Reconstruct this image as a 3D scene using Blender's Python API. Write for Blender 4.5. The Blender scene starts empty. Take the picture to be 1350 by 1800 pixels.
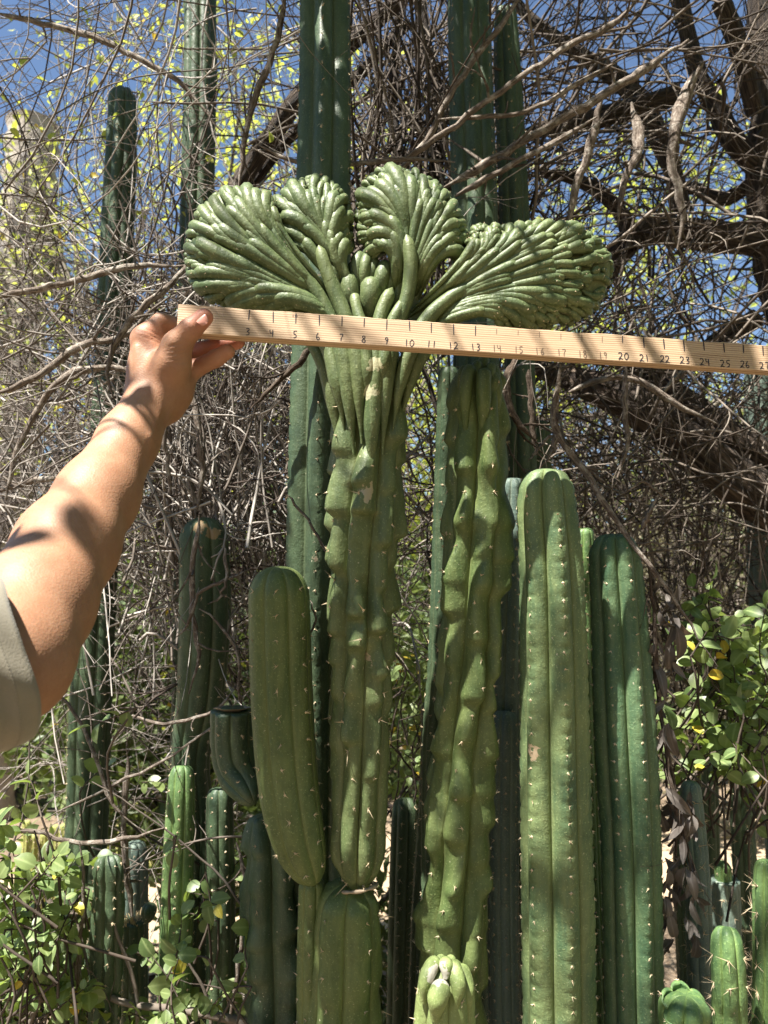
import bpy, math, random
import numpy as np
from mathutils import Vector, Matrix

rnd = random.Random(7)
rng = np.random.default_rng(7)
scene = bpy.context.scene
COL = scene.collection

# ------------------------------------------------------------------ camera, sky, sun, exposure
CAM = np.array([0.0, 0.0, 1.45])
PITCH = math.radians(8.0)
FPX = 1352.0                      # focal length in photograph pixels (1350 x 1800)
FW = np.array([0, math.cos(PITCH), math.sin(PITCH)])
UP = np.array([0, -math.sin(PITCH), math.cos(PITCH)])
RT = np.array([1.0, 0, 0])
cam_d = bpy.data.cameras.new("camera")
cam = bpy.data.objects.new("camera", cam_d); COL.objects.link(cam)
cam.location = CAM
cam.rotation_euler = (math.radians(90) + PITCH, 0, 0)
cam_d.sensor_fit = 'AUTO'; cam_d.sensor_width = 36.0
cam_d.lens = 36.0 * FPX / 1800.0
cam_d.clip_start = 0.02; cam_d.clip_end = 2000
cam_d.dof.use_dof = True; cam_d.dof.focus_distance = 0.93; cam_d.dof.aperture_fstop = 9.0
scene.camera = cam

TOSUN = np.array([-0.33, -0.34, 0.88]); TOSUN /= np.linalg.norm(TOSUN)
world = bpy.data.worlds.new("World"); scene.world = world; world.use_nodes = True
wn = world.node_tree
sky = wn.nodes.new("ShaderNodeTexSky"); sky.sky_type = 'NISHITA'; sky.sun_disc = False
sky.sun_elevation = math.asin(TOSUN[2]); sky.sun_rotation = math.atan2(TOSUN[0], TOSUN[1])
sky.air_density = 1.0; sky.dust_density = 0.05; sky.ozone_density = 1.5; sky.altitude = 300
wn.links.new(sky.outputs[0], wn.nodes["Background"].inputs[0])
wn.nodes["Background"].inputs[1].default_value = 0.052
sun_d = bpy.data.lights.new("sun", 'SUN'); sun_d.energy = 5.0; sun_d.angle = math.radians(0.53)
sun_d.color = (1.0, 0.95, 0.86)
sun = bpy.data.objects.new("sun", sun_d); COL.objects.link(sun)
sun.rotation_euler = Vector(TOSUN).to_track_quat('Z', 'Y').to_euler()
vs = scene.view_settings
vs.view_transform = 'Standard'; vs.look = 'None'; vs.gamma = 1.0; vs.exposure = 1.88; vs.use_curve_mapping = False
cy = scene.cycles
cy.use_denoising = True
cy.max_bounces = 5; cy.diffuse_bounces = 3; cy.glossy_bounces = 2; cy.transmission_bounces = 3; cy.transparent_max_bounces = 4
cy.caustics_reflective = False; cy.caustics_refractive = False


def P(px, py, d):
    """A place in the garden, from where it is seen in the photograph and its own distance."""
    return CAM + d * (FW + (px - 675) / FPX * RT + (900 - py) / FPX * UP)

# ------------------------------------------------------------------ helpers
def tag(o, label=None, cat=None, group=None, kind=None):
    if label: o["label"] = label
    if cat: o["category"] = cat
    if group: o["group"] = group
    if kind: o["kind"] = kind
    return o

def empty(name, loc, label, cat, group=None):
    o = bpy.data.objects.new(name, None); COL.objects.link(o)
    o.location = tuple(loc); o.empty_display_size = 0.05
    return tag(o, label, cat, group)

def mesh(name, V, quads=None, tris=None, mat=None, attrs=None, smooth=True):
    V = np.asarray(V, dtype=np.float32)
    me = bpy.data.meshes.new(name)
    nq = 0 if quads is None else len(quads); nt = 0 if tris is None else len(tris)
    me.vertices.add(len(V)); me.vertices.foreach_set("co", V.ravel())
    me.loops.add(nq * 4 + nt * 3); me.polygons.add(nq + nt)
    idx = []
    if nq: idx.append(np.asarray(quads, dtype=np.int32).ravel())
    if nt: idx.append(np.asarray(tris, dtype=np.int32).ravel())
    me.loops.foreach_set("vertex_index", np.concatenate(idx))
    st = np.concatenate([np.arange(nq) * 4, nq * 4 + np.arange(nt) * 3]).astype(np.int32)
    tot = np.concatenate([np.full(nq, 4), np.full(nt, 3)]).astype(np.int32)
    me.polygons.foreach_set("loop_start", st); me.polygons.foreach_set("loop_total", tot)
    me.update(calc_edges=True)
    me.polygons.foreach_set("use_smooth", np.full(nq + nt, smooth))
    for k, a in (attrs or {}).items():
        at = me.attributes.new(k, 'FLOAT', 'POINT'); at.data.foreach_set("value", np.asarray(a, dtype=np.float32))
    if mat: me.materials.append(mat)
    me.validate()
    return me

def obj(name, me, parent=None, world_verts=True, kind=None):
    o = bpy.data.objects.new(name, me); COL.objects.link(o)
    if parent is not None:
        o.parent = parent
        if world_verts:
            o.matrix_parent_inverse = PARINV(parent)
    if kind: o["kind"] = kind
    return o

def PARINV(p):
    m = p.matrix_basis.copy()
    while p.parent is not None:
        m = p.parent.matrix_basis @ p.matrix_parent_inverse @ m if False else (p.parent.matrix_basis @ p.matrix_parent_inverse @ m)
        p = p.parent
    return m.inverted()

def smooth(x): x = np.clip(x, 0, 1); return x * x * (3 - 2 * x)

class MB:
    """collects verts / quads / tris"""
    def __init__(s): s.V = []; s.Q = []; s.T = []; s.A = []; s.n = 0
    def add(s, V, Q=None, T=None, a=0.0):
        V = np.asarray(V, float)
        if Q is not None and len(Q): s.Q.append(np.asarray(Q) + s.n)
        if T is not None and len(T): s.T.append(np.asarray(T) + s.n)
        s.V.append(V); s.A.append(np.full(len(V), a) if np.isscalar(a) else np.asarray(a)); s.n += len(V)
    def build(s, name, mat, attr="var", smooth=True):
        return mesh(name, np.concatenate(s.V), np.concatenate(s.Q) if s.Q else None, np.concatenate(s.T) if s.T else None, mat, {attr: np.concatenate(s.A)}, smooth)

def cr(pts, n):
    """Catmull-Rom through pts (rows may carry radius too), n samples evenly by chord"""
    p = np.asarray(pts, float)
    if len(p) == 2:
        t = np.linspace(0, 1, n)[:, None]; return p[0] * (1 - t) + p[1] * t
    e = np.vstack([2 * p[0] - p[1], p, 2 * p[-1] - p[-2]])
    L = np.concatenate([[0], np.cumsum(np.linalg.norm(np.diff(p[:, :3], axis=0), axis=1) + 1e-9)])
    x = np.linspace(0, L[-1], n)
    i = np.clip(np.searchsorted(L, x, side='right') - 1, 0, len(p) - 2)
    t = ((x - L[i]) / (L[i + 1] - L[i]))[:, None]
    a, b, c, d = e[i], e[i + 1], e[i + 2], e[i + 3]
    return 0.5 * (2 * b + (c - a) * t + (2 * a - 5 * b + 4 * c - d) * t * t + (3 * b - a - 3 * c + d) * t ** 3)

def tubes(Pn, R, sides=5):
    """N tubes of K points: Pn (N,K,3), R (N,K) -> verts, quads"""
    Pn = np.asarray(Pn, float); R = np.asarray(R, float); N, K, _ = Pn.shape
    T = np.gradient(Pn, axis=1); T /= np.linalg.norm(T, axis=2, keepdims=True) + 1e-12
    avg = Pn[:, -1] - Pn[:, 0]; avg /= np.linalg.norm(avg, axis=1, keepdims=True) + 1e-12
    ref = np.zeros((N, 3)); ref[np.arange(N), np.argmin(np.abs(avg), axis=1)] = 1
    ref = np.repeat(ref[:, None], K, 1)
    e1 = np.cross(T, ref); e1 /= np.linalg.norm(e1, axis=2, keepdims=True) + 1e-9
    e2 = np.cross(T, e1)
    th = np.arange(sides) / sides * 2 * np.pi
    V = Pn[:, :, None] + R[:, :, None, None] * (np.cos(th)[:, None] * e1[:, :, None] + np.sin(th)[:, None] * e2[:, :, None])
    base = (np.arange(N) * K * sides)[:, None, None] + (np.arange(K - 1) * sides)[None, :, None]
    j = np.arange(sides)[None, None]; j2 = (j + 1) % sides
    Q = np.stack([base + j, base + j2, base + sides + j2, base + sides + j], -1)
    return V.reshape(-1, 3), Q.reshape(-1, 4)

# ------------------------------------------------------------------ materials
def mat(name):
    m = bpy.data.materials.new(name); m.use_nodes = True
    nt = m.node_tree; b = nt.nodes["Principled BSDF"]
    return m, nt, b
def nd(nt, t, **kw):
    n = nt.nodes.new(t)
    for k, v in kw.items(): setattr(n, k, v)
    return n
def attr(nt, name): return nd(nt, "ShaderNodeAttribute", attribute_name=name).outputs["Fac"]
def noise(nt, scale, detail=3, rough=0.55, vec=None, dist=0.0):
    n = nd(nt, "ShaderNodeTexNoise"); n.inputs["Scale"].default_value = scale; n.inputs["Detail"].default_value = detail
    n.inputs["Roughness"].default_value = rough; n.inputs["Distortion"].default_value = dist
    nt.links.new(vec if vec is not None else nd(nt, "ShaderNodeTexCoord").outputs["Object"], n.inputs["Vector"])
    return n.outputs["Fac"]
def ramp(nt, fac, stops, interp='LINEAR'):
    r = nd(nt, "ShaderNodeValToRGB"); r.color_ramp.interpolation = interp
    el = r.color_ramp.elements
    while len(el) < len(stops): el.new(0.5)
    for e, (p, c) in zip(el, stops):
        e.position = p; e.color = (c, c, c, 1) if np.isscalar(c) else (*c, 1)
    nt.links.new(fac, r.inputs[0]); return r.outputs[0]
def mix(nt, fac, a, b, mode='MIX'):
    n = nd(nt, "ShaderNodeMix", data_type='RGBA', blend_type=mode)
    for s, v in ((n.inputs[0], fac), (n.inputs[6], a), (n.inputs[7], b)):
        if hasattr(v, 'is_linked') or isinstance(v, bpy.types.NodeSocket): nt.links.new(v, s)
        elif isinstance(v, (int, float)): s.default_value = v
        else: s.default_value = (*v, 1)
    return n.outputs[2]
def mth(nt, op, a, b=None):
    n = nd(nt, "ShaderNodeMath", operation=op)
    for s, v in zip(n.inputs, (a, b)):
        if v is None: continue
        if isinstance(v, bpy.types.NodeSocket): nt.links.new(v, s)
        else: s.default_value = v
    return n.outputs[0]
def bump(nt, b, h, strength=0.3, dist=0.002):
    n = nd(nt, "ShaderNodeBump"); n.inputs["Strength"].default_value = strength; n.inputs["Distance"].default_value = dist
    nt.links.new(h, n.inputs["Height"]); nt.links.new(n.outputs[0], b.inputs["Normal"])
def stretch(nt, s):
    mp = nd(nt, "ShaderNodeMapping"); mp.inputs["Scale"].default_value = s
    nt.links.new(nd(nt, "ShaderNodeTexCoord").outputs["Object"], mp.inputs["Vector"]); return mp.outputs[0]

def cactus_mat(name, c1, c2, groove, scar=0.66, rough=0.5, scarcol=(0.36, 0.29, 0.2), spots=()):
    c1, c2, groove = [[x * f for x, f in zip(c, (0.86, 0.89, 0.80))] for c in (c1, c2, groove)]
    m, nt, b = mat(name)
    a = noise(nt, 13, 5, 0.6); st = noise(nt, 1.0, 5, 0.65, stretch(nt, (75, 75, 10)), 0.4)
    col = mix(nt, ramp(nt, a, [(0.36, 0.0), (0.64, 1.0)]), c1, c2)
    col = mix(nt, mth(nt, 'MULTIPLY', ramp(nt, st, [(0.42, 0.0), (0.68, 1.0)]), 0.5), col, groove)
    dk = noise(nt, 34, 5, 0.7)
    col = mix(nt, mth(nt, 'MULTIPLY', ramp(nt, dk, [(0.3, 1.0), (0.48, 0.0)]), 0.45), col, [x * 0.55 for x in c1])
    rib = attr(nt, "rib")
    col = mix(nt, mth(nt, 'MULTIPLY', ramp(nt, rib, [(0.72, 0.0), (0.99, 1.0)]), 0.75), col, groove)
    fine = noise(nt, 420, 2)
    col = mix(nt, mth(nt, 'MULTIPLY', ramp(nt, fine, [(0.60, 0.0), (0.70, 1.0)]), 0.35), col, [min(1, x * 1.8 + 0.05) for x in groove])
    speck = noise(nt, 150, 3, 0.6)
    col = mix(nt, ramp(nt, speck, [(0.70, 0.0), (0.73, 0.7)]), col, (0.5, 0.46, 0.34))
    big = noise(nt, 24, 6, 0.68)
    col = mix(nt, ramp(nt, big, [(scar, 0.0), (scar + 0.02, 0.85)]), col, scarcol)
    for (ctr, rad, sc) in spots:
        g_ = nd(nt, "ShaderNodeNewGeometry").outputs["Position"]
        dn = nd(nt, "ShaderNodeVectorMath", operation='DISTANCE'); nt.links.new(g_, dn.inputs[0]); dn.inputs[1].default_value = tuple(ctr)
        dd = mth(nt, 'ADD', mth(nt, 'DIVIDE', dn.outputs["Value"], rad), mth(nt, 'MULTIPLY', noise(nt, 130, 4), 1.6))
        col = mix(nt, ramp(nt, mth(nt, 'MULTIPLY', dd, 0.4), [(0.58, 0.95), (0.61, 0.0)]), col, sc)
    nt.links.new(col, b.inputs["Base Color"]); b.inputs["Roughness"].default_value = rough
    b.inputs["Specular IOR Level"].default_value = 0.35
    h = mth(nt, 'ADD', mth(nt, 'ADD', noise(nt, 70, 4), mth(nt, 'MULTIPLY', fine, 0.3)), mth(nt, 'MULTIPLY', st, 0.8))
    bump(nt, b, h, 0.5, 0.0028)
    return m

M = {}
M['crest'] = cactus_mat("crest_skin", (0.068, 0.10, 0.042), (0.118, 0.15, 0.068), (0.205, 0.228, 0.112), 0.70, 0.48, spots=[(P(652, 690, .905), 0.013, (0.36, 0.35, 0.22)), (P(651, 865, .90), 0.016, (0.34, 0.3, 0.2)), (P(660, 640, .90), 0.013, (0.36, 0.35, 0.22)), (P(668, 1465, .905), 0.014, (0.42, 0.36, 0.27))])
M['olive'] = cactus_mat("olive_skin", (0.066, 0.10, 0.034), (0.112, 0.146, 0.056), (0.185, 0.215, 0.085), 0.68, 0.52, (0.42, 0.33, 0.23))
M['green'] = cactus_mat("green_skin", (0.07, 0.125, 0.07), (0.145, 0.192, 0.09), (0.235, 0.275, 0.13), 0.69, 0.52, spots=[(P(929, 1322, .922), 0.017, (0.55, 0.42, 0.28)), (P(1112, 1640, .95), 0.012, (0.5, 0.42, 0.3))])
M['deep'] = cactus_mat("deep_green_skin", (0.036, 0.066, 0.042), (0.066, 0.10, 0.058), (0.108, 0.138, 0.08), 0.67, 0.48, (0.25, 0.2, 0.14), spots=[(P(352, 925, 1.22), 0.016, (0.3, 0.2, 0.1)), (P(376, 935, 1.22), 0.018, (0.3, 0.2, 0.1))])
M['cool'] = cactus_mat("cool_green_skin", (0.042, 0.10, 0.062), (0.088, 0.15, 0.082), (0.17, 0.23, 0.12), 0.69, 0.5, spots=[(P(1112, 1640, .95), 0.016, (0.5, 0.42, 0.3))])
M['blue'] = cactus_mat("blue_green_skin", (0.10, 0.145, 0.14), (0.165, 0.215, 0.20), (0.22, 0.26, 0.22), 0.68, 0.55)
M['pale'] = cactus_mat("pale_green_skin", (0.17, 0.225, 0.085), (0.24, 0.29, 0.12), (0.32, 0.36, 0.17), 0.67, 0.5, (0.6, 0.56, 0.47), spots=[(P(772, 1712, .832), 0.018, (0.5, 0.47, 0.4))])
M['lime'] = cactus_mat("lime_green_skin", (0.07, 0.14, 0.062), (0.125, 0.20, 0.088), (0.22, 0.32, 0.11), 0.70, 0.48)

def plain(name, c, rough=0.7, var=0.25, scale=30, bumpd=0.0, bscale=120, spec=0.3):
    m, nt, b = mat(name)
    v = attr(nt, "var")
    f = mth(nt, 'ADD', mth(nt, 'MULTIPLY', noise(nt, scale, 4), 0.6), mth(nt, 'MULTIPLY', v, 0.4))
    lo = [x * (1 - var) for x in c]; hi = [min(1, x * (1 + var)) for x in c]
    nt.links.new(mix(nt, ramp(nt, f, [(0.25, 0.0), (0.75, 1.0)]), lo, hi), b.inputs["Base Color"])
    b.inputs["Roughness"].default_value = rough; b.inputs["Specular IOR Level"].default_value = spec
    if bumpd: bump(nt, b, noise(nt, bscale, 4), 0.6, bumpd)
    return m
M['spine'] = plain("spine", (0.5, 0.4, 0.27), 0.6, 0.35)
M['cork'] = plain("cork_scar", (0.32, 0.25, 0.18), 0.9, 0.4, 60, 0.002)

def twig_mat(name, stops):
    m, nt, b = mat(name)
    v = attr(nt, "var"); f = mth(nt, 'ADD', mth(nt, 'MULTIPLY', v, 0.75), mth(nt, 'MULTIPLY', noise(nt, 45, 4), 0.3))
    nt.links.new(ramp(nt, f, stops), b.inputs["Base Color"]); b.inputs["Roughness"].default_value = 0.8
    b.inputs["Specular IOR Level"].default_value = 0.25
    bump(nt, b, noise(nt, 260, 3), 0.5, 0.001)
    return m
M['twig'] = twig_mat("grey_twig_bark", [(0.15, (0.05, 0.036, 0.029)), (0.5, (0.15, 0.125, 0.105)), (0.9, (0.42, 0.385, 0.35))])
M['twig_dark'] = twig_mat("brown_twig_bark", [(0.1, (0.03, 0.022, 0.018)), (0.5, (0.085, 0.066, 0.052)), (0.9, (0.27, 0.232, 0.195))])
def limb_vec(nt, k, l):
    c = nd(nt, "ShaderNodeCombineXYZ")
    for q, (a, f) in enumerate((("bu", k), ("bv", k), ("bl", l))): nt.links.new(mth(nt, 'MULTIPLY', attr(nt, a), f), c.inputs[q])
    return c.outputs[0]
def bark_mat():
    m, nt, b = mat("shaggy_bark")
    s = noise(nt, 1, 6, 0.7, limb_vec(nt, 4.5, 11), 0.5); l = noise(nt, 9, 4)
    col = ramp(nt, s, [(0.38, (0.012, 0.008, 0.006)), (0.5, (0.06, 0.04, 0.028)), (0.68, (0.21, 0.155, 0.115))])
    nt.links.new(mix(nt, ramp(nt, l, [(0.5, 0.0), (0.7, 0.5)]), col, (0.1, 0.08, 0.065)), b.inputs["Base Color"])
    b.inputs["Roughness"].default_value = 0.9; bump(nt, b, s, 1.0, 0.02); return m
M['bark'] = bark_mat()
def branch_mat(name, cs):
    m, nt, b = mat(name)
    s = noise(nt, 1, 5, 0.7, limb_vec(nt, 2.2, 55), 0.3); l = noise(nt, 60, 4, 0.7)
    col = ramp(nt, s, [(0.34, cs[0]), (0.5, cs[1]), (0.68, cs[2])])
    nt.links.new(mix(nt, ramp(nt, l, [(0.52, 0.0), (0.6, 0.65)]), col, cs[3]), b.inputs["Base Color"])
    b.inputs["Roughness"].default_value = 0.9; b.inputs["Specular IOR Level"].default_value = 0.2; bump(nt, b, mth(nt, 'ADD', s, l), 0.9, 0.004); return m
M['branch'] = branch_mat("grey_branch_bark", [(0.06, 0.043, 0.033), (0.17, 0.135, 0.11), (0.32, 0.275, 0.235), (0.42, 0.38, 0.33)])
M['branch_dark'] = branch_mat("brown_branch_bark", [(0.03, 0.02, 0.015), (0.08, 0.058, 0.043), (0.17, 0.135, 0.105), (0.2, 0.16, 0.13)])

def leaf_mat(name, lo, hi, trans, tfac=0.4, rough=0.4):
    m, nt, b = mat(name)
    oi = nd(nt, "ShaderNodeObjectInfo").outputs["Random"]
    f = mth(nt, 'FRACT', mth(nt, 'ADD', oi, attr(nt, "var")))
    col = mix(nt, f, lo, hi)
    bl = noise(nt, 70, 4, 0.7)
    col = mix(nt, mth(nt, 'MULTIPLY', ramp(nt, bl, [(0.52, 0.0), (0.72, 1.0)]), 0.4), col, [min(1, x * 1.7) for x in hi])
    col = mix(nt, mth(nt, 'MULTIPLY', ramp(nt, attr(nt, "mid"), [(0.78, 0.0), (0.98, 1.0)]), 0.55), col, [min(1, x * 1.6 + 0.04) for x in hi])
    nt.links.new(col, b.inputs["Base Color"]); b.inputs["Roughness"].default_value = rough
    tr = nd(nt, "ShaderNodeBsdfTranslucent"); nt.links.new(mix(nt, f, [x * 0.75 for x in trans], trans), tr.inputs[0])
    ms = nd(nt, "ShaderNodeMixShader"); ms.inputs[0].default_value = tfac
    nt.links.new(b.outputs[0], ms.inputs[1]); nt.links.new(tr.outputs[0], ms.inputs[2])
    nt.links.new(ms.outputs[0], nt.nodes["Material Output"].inputs[0]); return m
M['leaf'] = leaf_mat("shrub_leaf", (0.09, 0.145, 0.05), (0.21, 0.265, 0.10), (0.36, 0.5, 0.08), 0.33, 0.42)
M['leaf_yellow'] = leaf_mat("yellowed_leaf", (0.55, 0.36, 0.03), (0.45, 0.4, 0.06), (0.7, 0.5, 0.05), 0.35)
M['leaf_dead'] = leaf_mat("dead_leaf", (0.06, 0.05, 0.044), (0.125, 0.108, 0.095), (0.3, 0.2, 0.12), 0.15, 0.7)
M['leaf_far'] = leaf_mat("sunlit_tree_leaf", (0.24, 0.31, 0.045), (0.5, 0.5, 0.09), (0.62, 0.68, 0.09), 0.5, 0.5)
M['leaf_mid'] = leaf_mat("hedge_leaf", (0.05, 0.09, 0.03), (0.16, 0.2, 0.07), (0.22, 0.3, 0.06), 0.35, 0.5)
M['leaf_grey'] = leaf_mat("dusty_leaf", (0.09, 0.09, 0.05), (0.19, 0.165, 0.10), (0.3, 0.28, 0.12), 0.35, 0.7)

def skin_mat():
    m, nt, b = mat("skin")
    n = noise(nt, 36, 6, 0.7); r = attr(nt, "var")
    col = mix(nt, ramp(nt, n, [(0.3, 0.0), (0.7, 1.0)]), (0.275, 0.136, 0.076), (0.36, 0.197, 0.12))
    col = mix(nt, mth(nt, 'MULTIPLY', r, 0.65), col, (0.56, 0.20, 0.14))
    fr = noise(nt, 240, 2)
    col = mix(nt, ramp(nt, fr, [(0.74, 0.0), (0.78, 0.35)]), col, (0.3, 0.15, 0.09))
    nt.links.new(col, b.inputs["Base Color"])
    b.inputs["Roughness"].default_value = 0.55; b.inputs["Specular IOR Level"].default_value = 0.35
    b.inputs["Subsurface Weight"].default_value = 0.18; b.inputs["Subsurface Radius"].default_value = (0.012, 0.004, 0.002)
    b.inputs["Subsurface Scale"].default_value = 0.5
    v = nd(nt, "ShaderNodeTexVoronoi"); v.inputs["Scale"].default_value = 520
    nt.links.new(nd(nt, "ShaderNodeTexCoord").outputs["Object"], v.inputs["Vector"])
    bump(nt, b, mth(nt, 'ADD', v.outputs["Distance"], mth(nt, 'MULTIPLY', noise(nt, 110, 4), 1.0)), 0.22, 0.0008); return m
M['skin'] = skin_mat()
m_, nt_, b_ = mat("fingernail"); b_.inputs["Base Color"].default_value = (0.55, 0.26, 0.2, 1); b_.inputs["Roughness"].default_value = 0.25; M['nail'] = m_
def cloth_mat():
    m, nt, b = mat("khaki_cloth")
    w = noise(nt, 700, 2); n = noise(nt, 40, 3)
    nt.links.new(mix(nt, n, (0.17, 0.15, 0.11), (0.23, 0.205, 0.155)), b.inputs["Base Color"])
    b.inputs["Roughness"].default_value = 0.95; b.inputs["Sheen Weight"].default_value = 0.2; bump(nt, b, w, 0.4, 0.0008); return m
M['cloth'] = cloth_mat()
def wood_mat():
    m, nt, b = mat("pine_wood")
    tc = nd(nt, "ShaderNodeTexCoord").outputs["Object"]
    mp = nd(nt, "ShaderNodeMapping"); mp.inputs["Scale"].default_value = (0.9, 1, 1); nt.links.new(tc, mp.inputs["Vector"])
    wob = noise(nt, 5, 2, 0.5, mp.outputs[0])
    sx = nd(nt, "ShaderNodeSeparateXYZ"); nt.links.new(tc, sx.inputs[0])
    z = mth(nt, 'ADD', mth(nt, 'ADD', mth(nt, 'MULTIPLY', sx.outputs[2], 370.0), mth(nt, 'MULTIPLY', sx.outputs[1], 200.0)), mth(nt, 'MULTIPLY', wob, 4.0))
    fr = mth(nt, 'FRACT', z)
    fib = noise(nt, 1, 4, 0.7, stretch(nt, (22, 400, 900)))
    line = ramp(nt, fr, [(0.0, 0.05), (0.4, 0.25), (0.7, 1.0), (0.88, 0.9), (0.98, 0.05)])
    var = ramp(nt, noise(nt, 1, 3, 0.6, stretch(nt, (9, 90, 260))), [(0.3, 0.25), (0.7, 1.0)])
    col = mix(nt, mth(nt, 'MULTIPLY', mth(nt, 'MULTIPLY', line, var), 1.0), (0.56, 0.405, 0.262), (0.21, 0.105, 0.05))
    col = mix(nt, ramp(nt, fib, [(0.5, 0.0), (0.8, 0.35)]), col, (0.34, 0.2, 0.1))
    nt.links.new(col, b.inputs["Base Color"]); b.inputs["Roughness"].default_value = 0.62
    bump(nt, b, mth(nt, 'ADD', fib, mth(nt, 'MULTIPLY', line, 0.5)), 0.3, 0.0006); return m
M['wood'] = wood_mat()
M['ink'] = plain("marker_ink", (0.035, 0.03, 0.035), 0.6, 0.2)
M['ink_faded'] = plain("faded_pencil", (0.16, 0.11, 0.075), 0.7, 0.3)

# ------------------------------------------------------------------ the ground
def ground():
    m, nt, b = mat("dry_soil")
    n = noise(nt, 3, 6, 0.7); f = noise(nt, 60, 4)
    col = mix(nt, ramp(nt, n, [(0.35, 0.0), (0.65, 1.0)]), (0.13, 0.095, 0.065), (0.27, 0.205, 0.14))
    col = mix(nt, ramp(nt, f, [(0.5, 0.0), (0.62, 0.7)]), col, (0.2, 0.13, 0.075))
    nt.links.new(col, b.inputs["Base Color"]); b.inputs["Roughness"].default_value = 1.0; bump(nt, b, mth(nt, 'ADD', n, f), 0.8, 0.03)
    n_ = 80; xs = np.sign(np.linspace(-1, 1, n_)) * np.abs(np.linspace(-1, 1, n_)) ** 3 * 400
    X, Y = np.meshgrid(xs, xs + 3)
    Z = 0.02 * np.sin(X * 2.1) * np.cos(Y * 1.7) * (np.hypot(X, Y) < 30)
    V = np.stack([X, Y, Z - 0.02], -1).reshape(-1, 3)
    i = np.arange(n_ - 1); a = (i[:, None] * n_ + i[None]).ravel()
    tag(obj("ground", mesh("ground", V, np.stack([a, a + 1, a + n_ + 1, a + n_], 1), None, m)), kind="structure")
    m2, nt, b = mat("sandy_path")
    n = noise(nt, 6, 5); g = noise(nt, 180, 3)
    col = mix(nt, n, (0.30, 0.22, 0.14), (0.40, 0.305, 0.205)); col = mix(nt, ramp(nt, g, [(0.55, 0.0), (0.7, 0.5)]), col, (0.3, 0.22, 0.15))
    nt.links.new(col, b.inputs["Base Color"]); b.inputs["Roughness"].default_value = 1.0; bump(nt, b, g, 0.5, 0.006)
    k = 60; x = np.linspace(-9, 9, k); yc = 4.35 + 0.5 * np.sin(x * 0.45 + 0.5) + 0.16 * x
    w = 0.85 + 0.08 * np.sin(x * 3.3)
    V = np.concatenate([np.stack([x, yc - w, np.full(k, 0.012)], 1), np.stack([x, yc + w, np.full(k, 0.012)], 1)])
    j = np.arange(k - 1)
    tag(obj("path", mesh("path", V, np.stack([j, j + 1, j + 1 + k, j + k], 1), None, m2)), kind="structure")
ground()

# ------------------------------------------------------------------ cactus columns
def spines_mesh(name, pos, nrm, tan, ln, rad=0.0006, blob=0.0016, count=5, long_one=0.0):
    """felt pad and a star of spines at every areole, joined"""
    N = len(pos); mb = MB()
    if N == 0: return None
    side = np.cross(nrm, tan); side /= np.linalg.norm(side, axis=1, keepdims=True) + 1e-9
    up = np.cross(side, nrm)
    o = np.array([[1, 0, 0], [-1, 0, 0], [0, 1, 0], [0, -1, 0], [0, 0, 0.7], [0, 0, -0.7]]) * blob
    pos = pos + up * rng.normal(0, 0.0009, (N, 1)) + side * rng.normal(0, 0.0006, (N, 1))
    o = o[None] * rng.uniform(0.45, 1.25, (N, 1, 1))
    V = pos[:, None] + o[:, :, 0:1] * side[:, None] + o[:, :, 1:2] * up[:, None] + o[:, :, 2:3] * nrm[:, None]
    f = np.array([[0, 2, 4], [2, 1, 4], [1, 3, 4], [3, 0, 4], [2, 0, 5], [1, 2, 5], [3, 1, 5], [0, 3, 5]])
    mb.add(V.reshape(-1, 3), None, (f[None] + (np.arange(N) * 6)[:, None, None]).reshape(-1, 3), 0.9)
    for c in range(count):
        an = rng.uniform(0, 2 * np.pi, N); el = rng.uniform(0.2, 0.9, N) if c else rng.uniform(0.7, 1.2, N)
        d = (np.cos(an) * np.cos(el))[:, None] * side + (np.sin(an) * np.cos(el))[:, None] * up + np.sin(el)[:, None] * nrm
        L = ln * rng.uniform(0.3, 1.1, N)
        if c == 0 and long_one: L = np.where(rng.random(N) < 0.28, long_one * rng.uniform(0.6, 1.2, N), L)
        e1 = np.cross(d, nrm + 0.31 * side); e1 /= np.linalg.norm(e1, axis=1, keepdims=True) + 1e-9
        e2 = np.cross(d, e1)
        r = rad * (1 + 0.6 * (L > ln * 1.2))
        vs_ = [pos + r[:, None] * (math.cos(q) * e1 + math.sin(q) * e2) for q in (0, 2.1, 4.2)] + [pos + d * L[:, None]]
        V = np.stack(vs_, 1).reshape(-1, 3)
        ft = np.array([[0, 1, 3], [1, 2, 3], [2, 0, 3]])
        mb.add(V, None, (ft[None] + (np.arange(N) * 4)[:, None, None]).reshape(-1, 3), np.repeat(rng.random(N), 4))
    return mb.build(name, M['spine'], "var", False)

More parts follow.
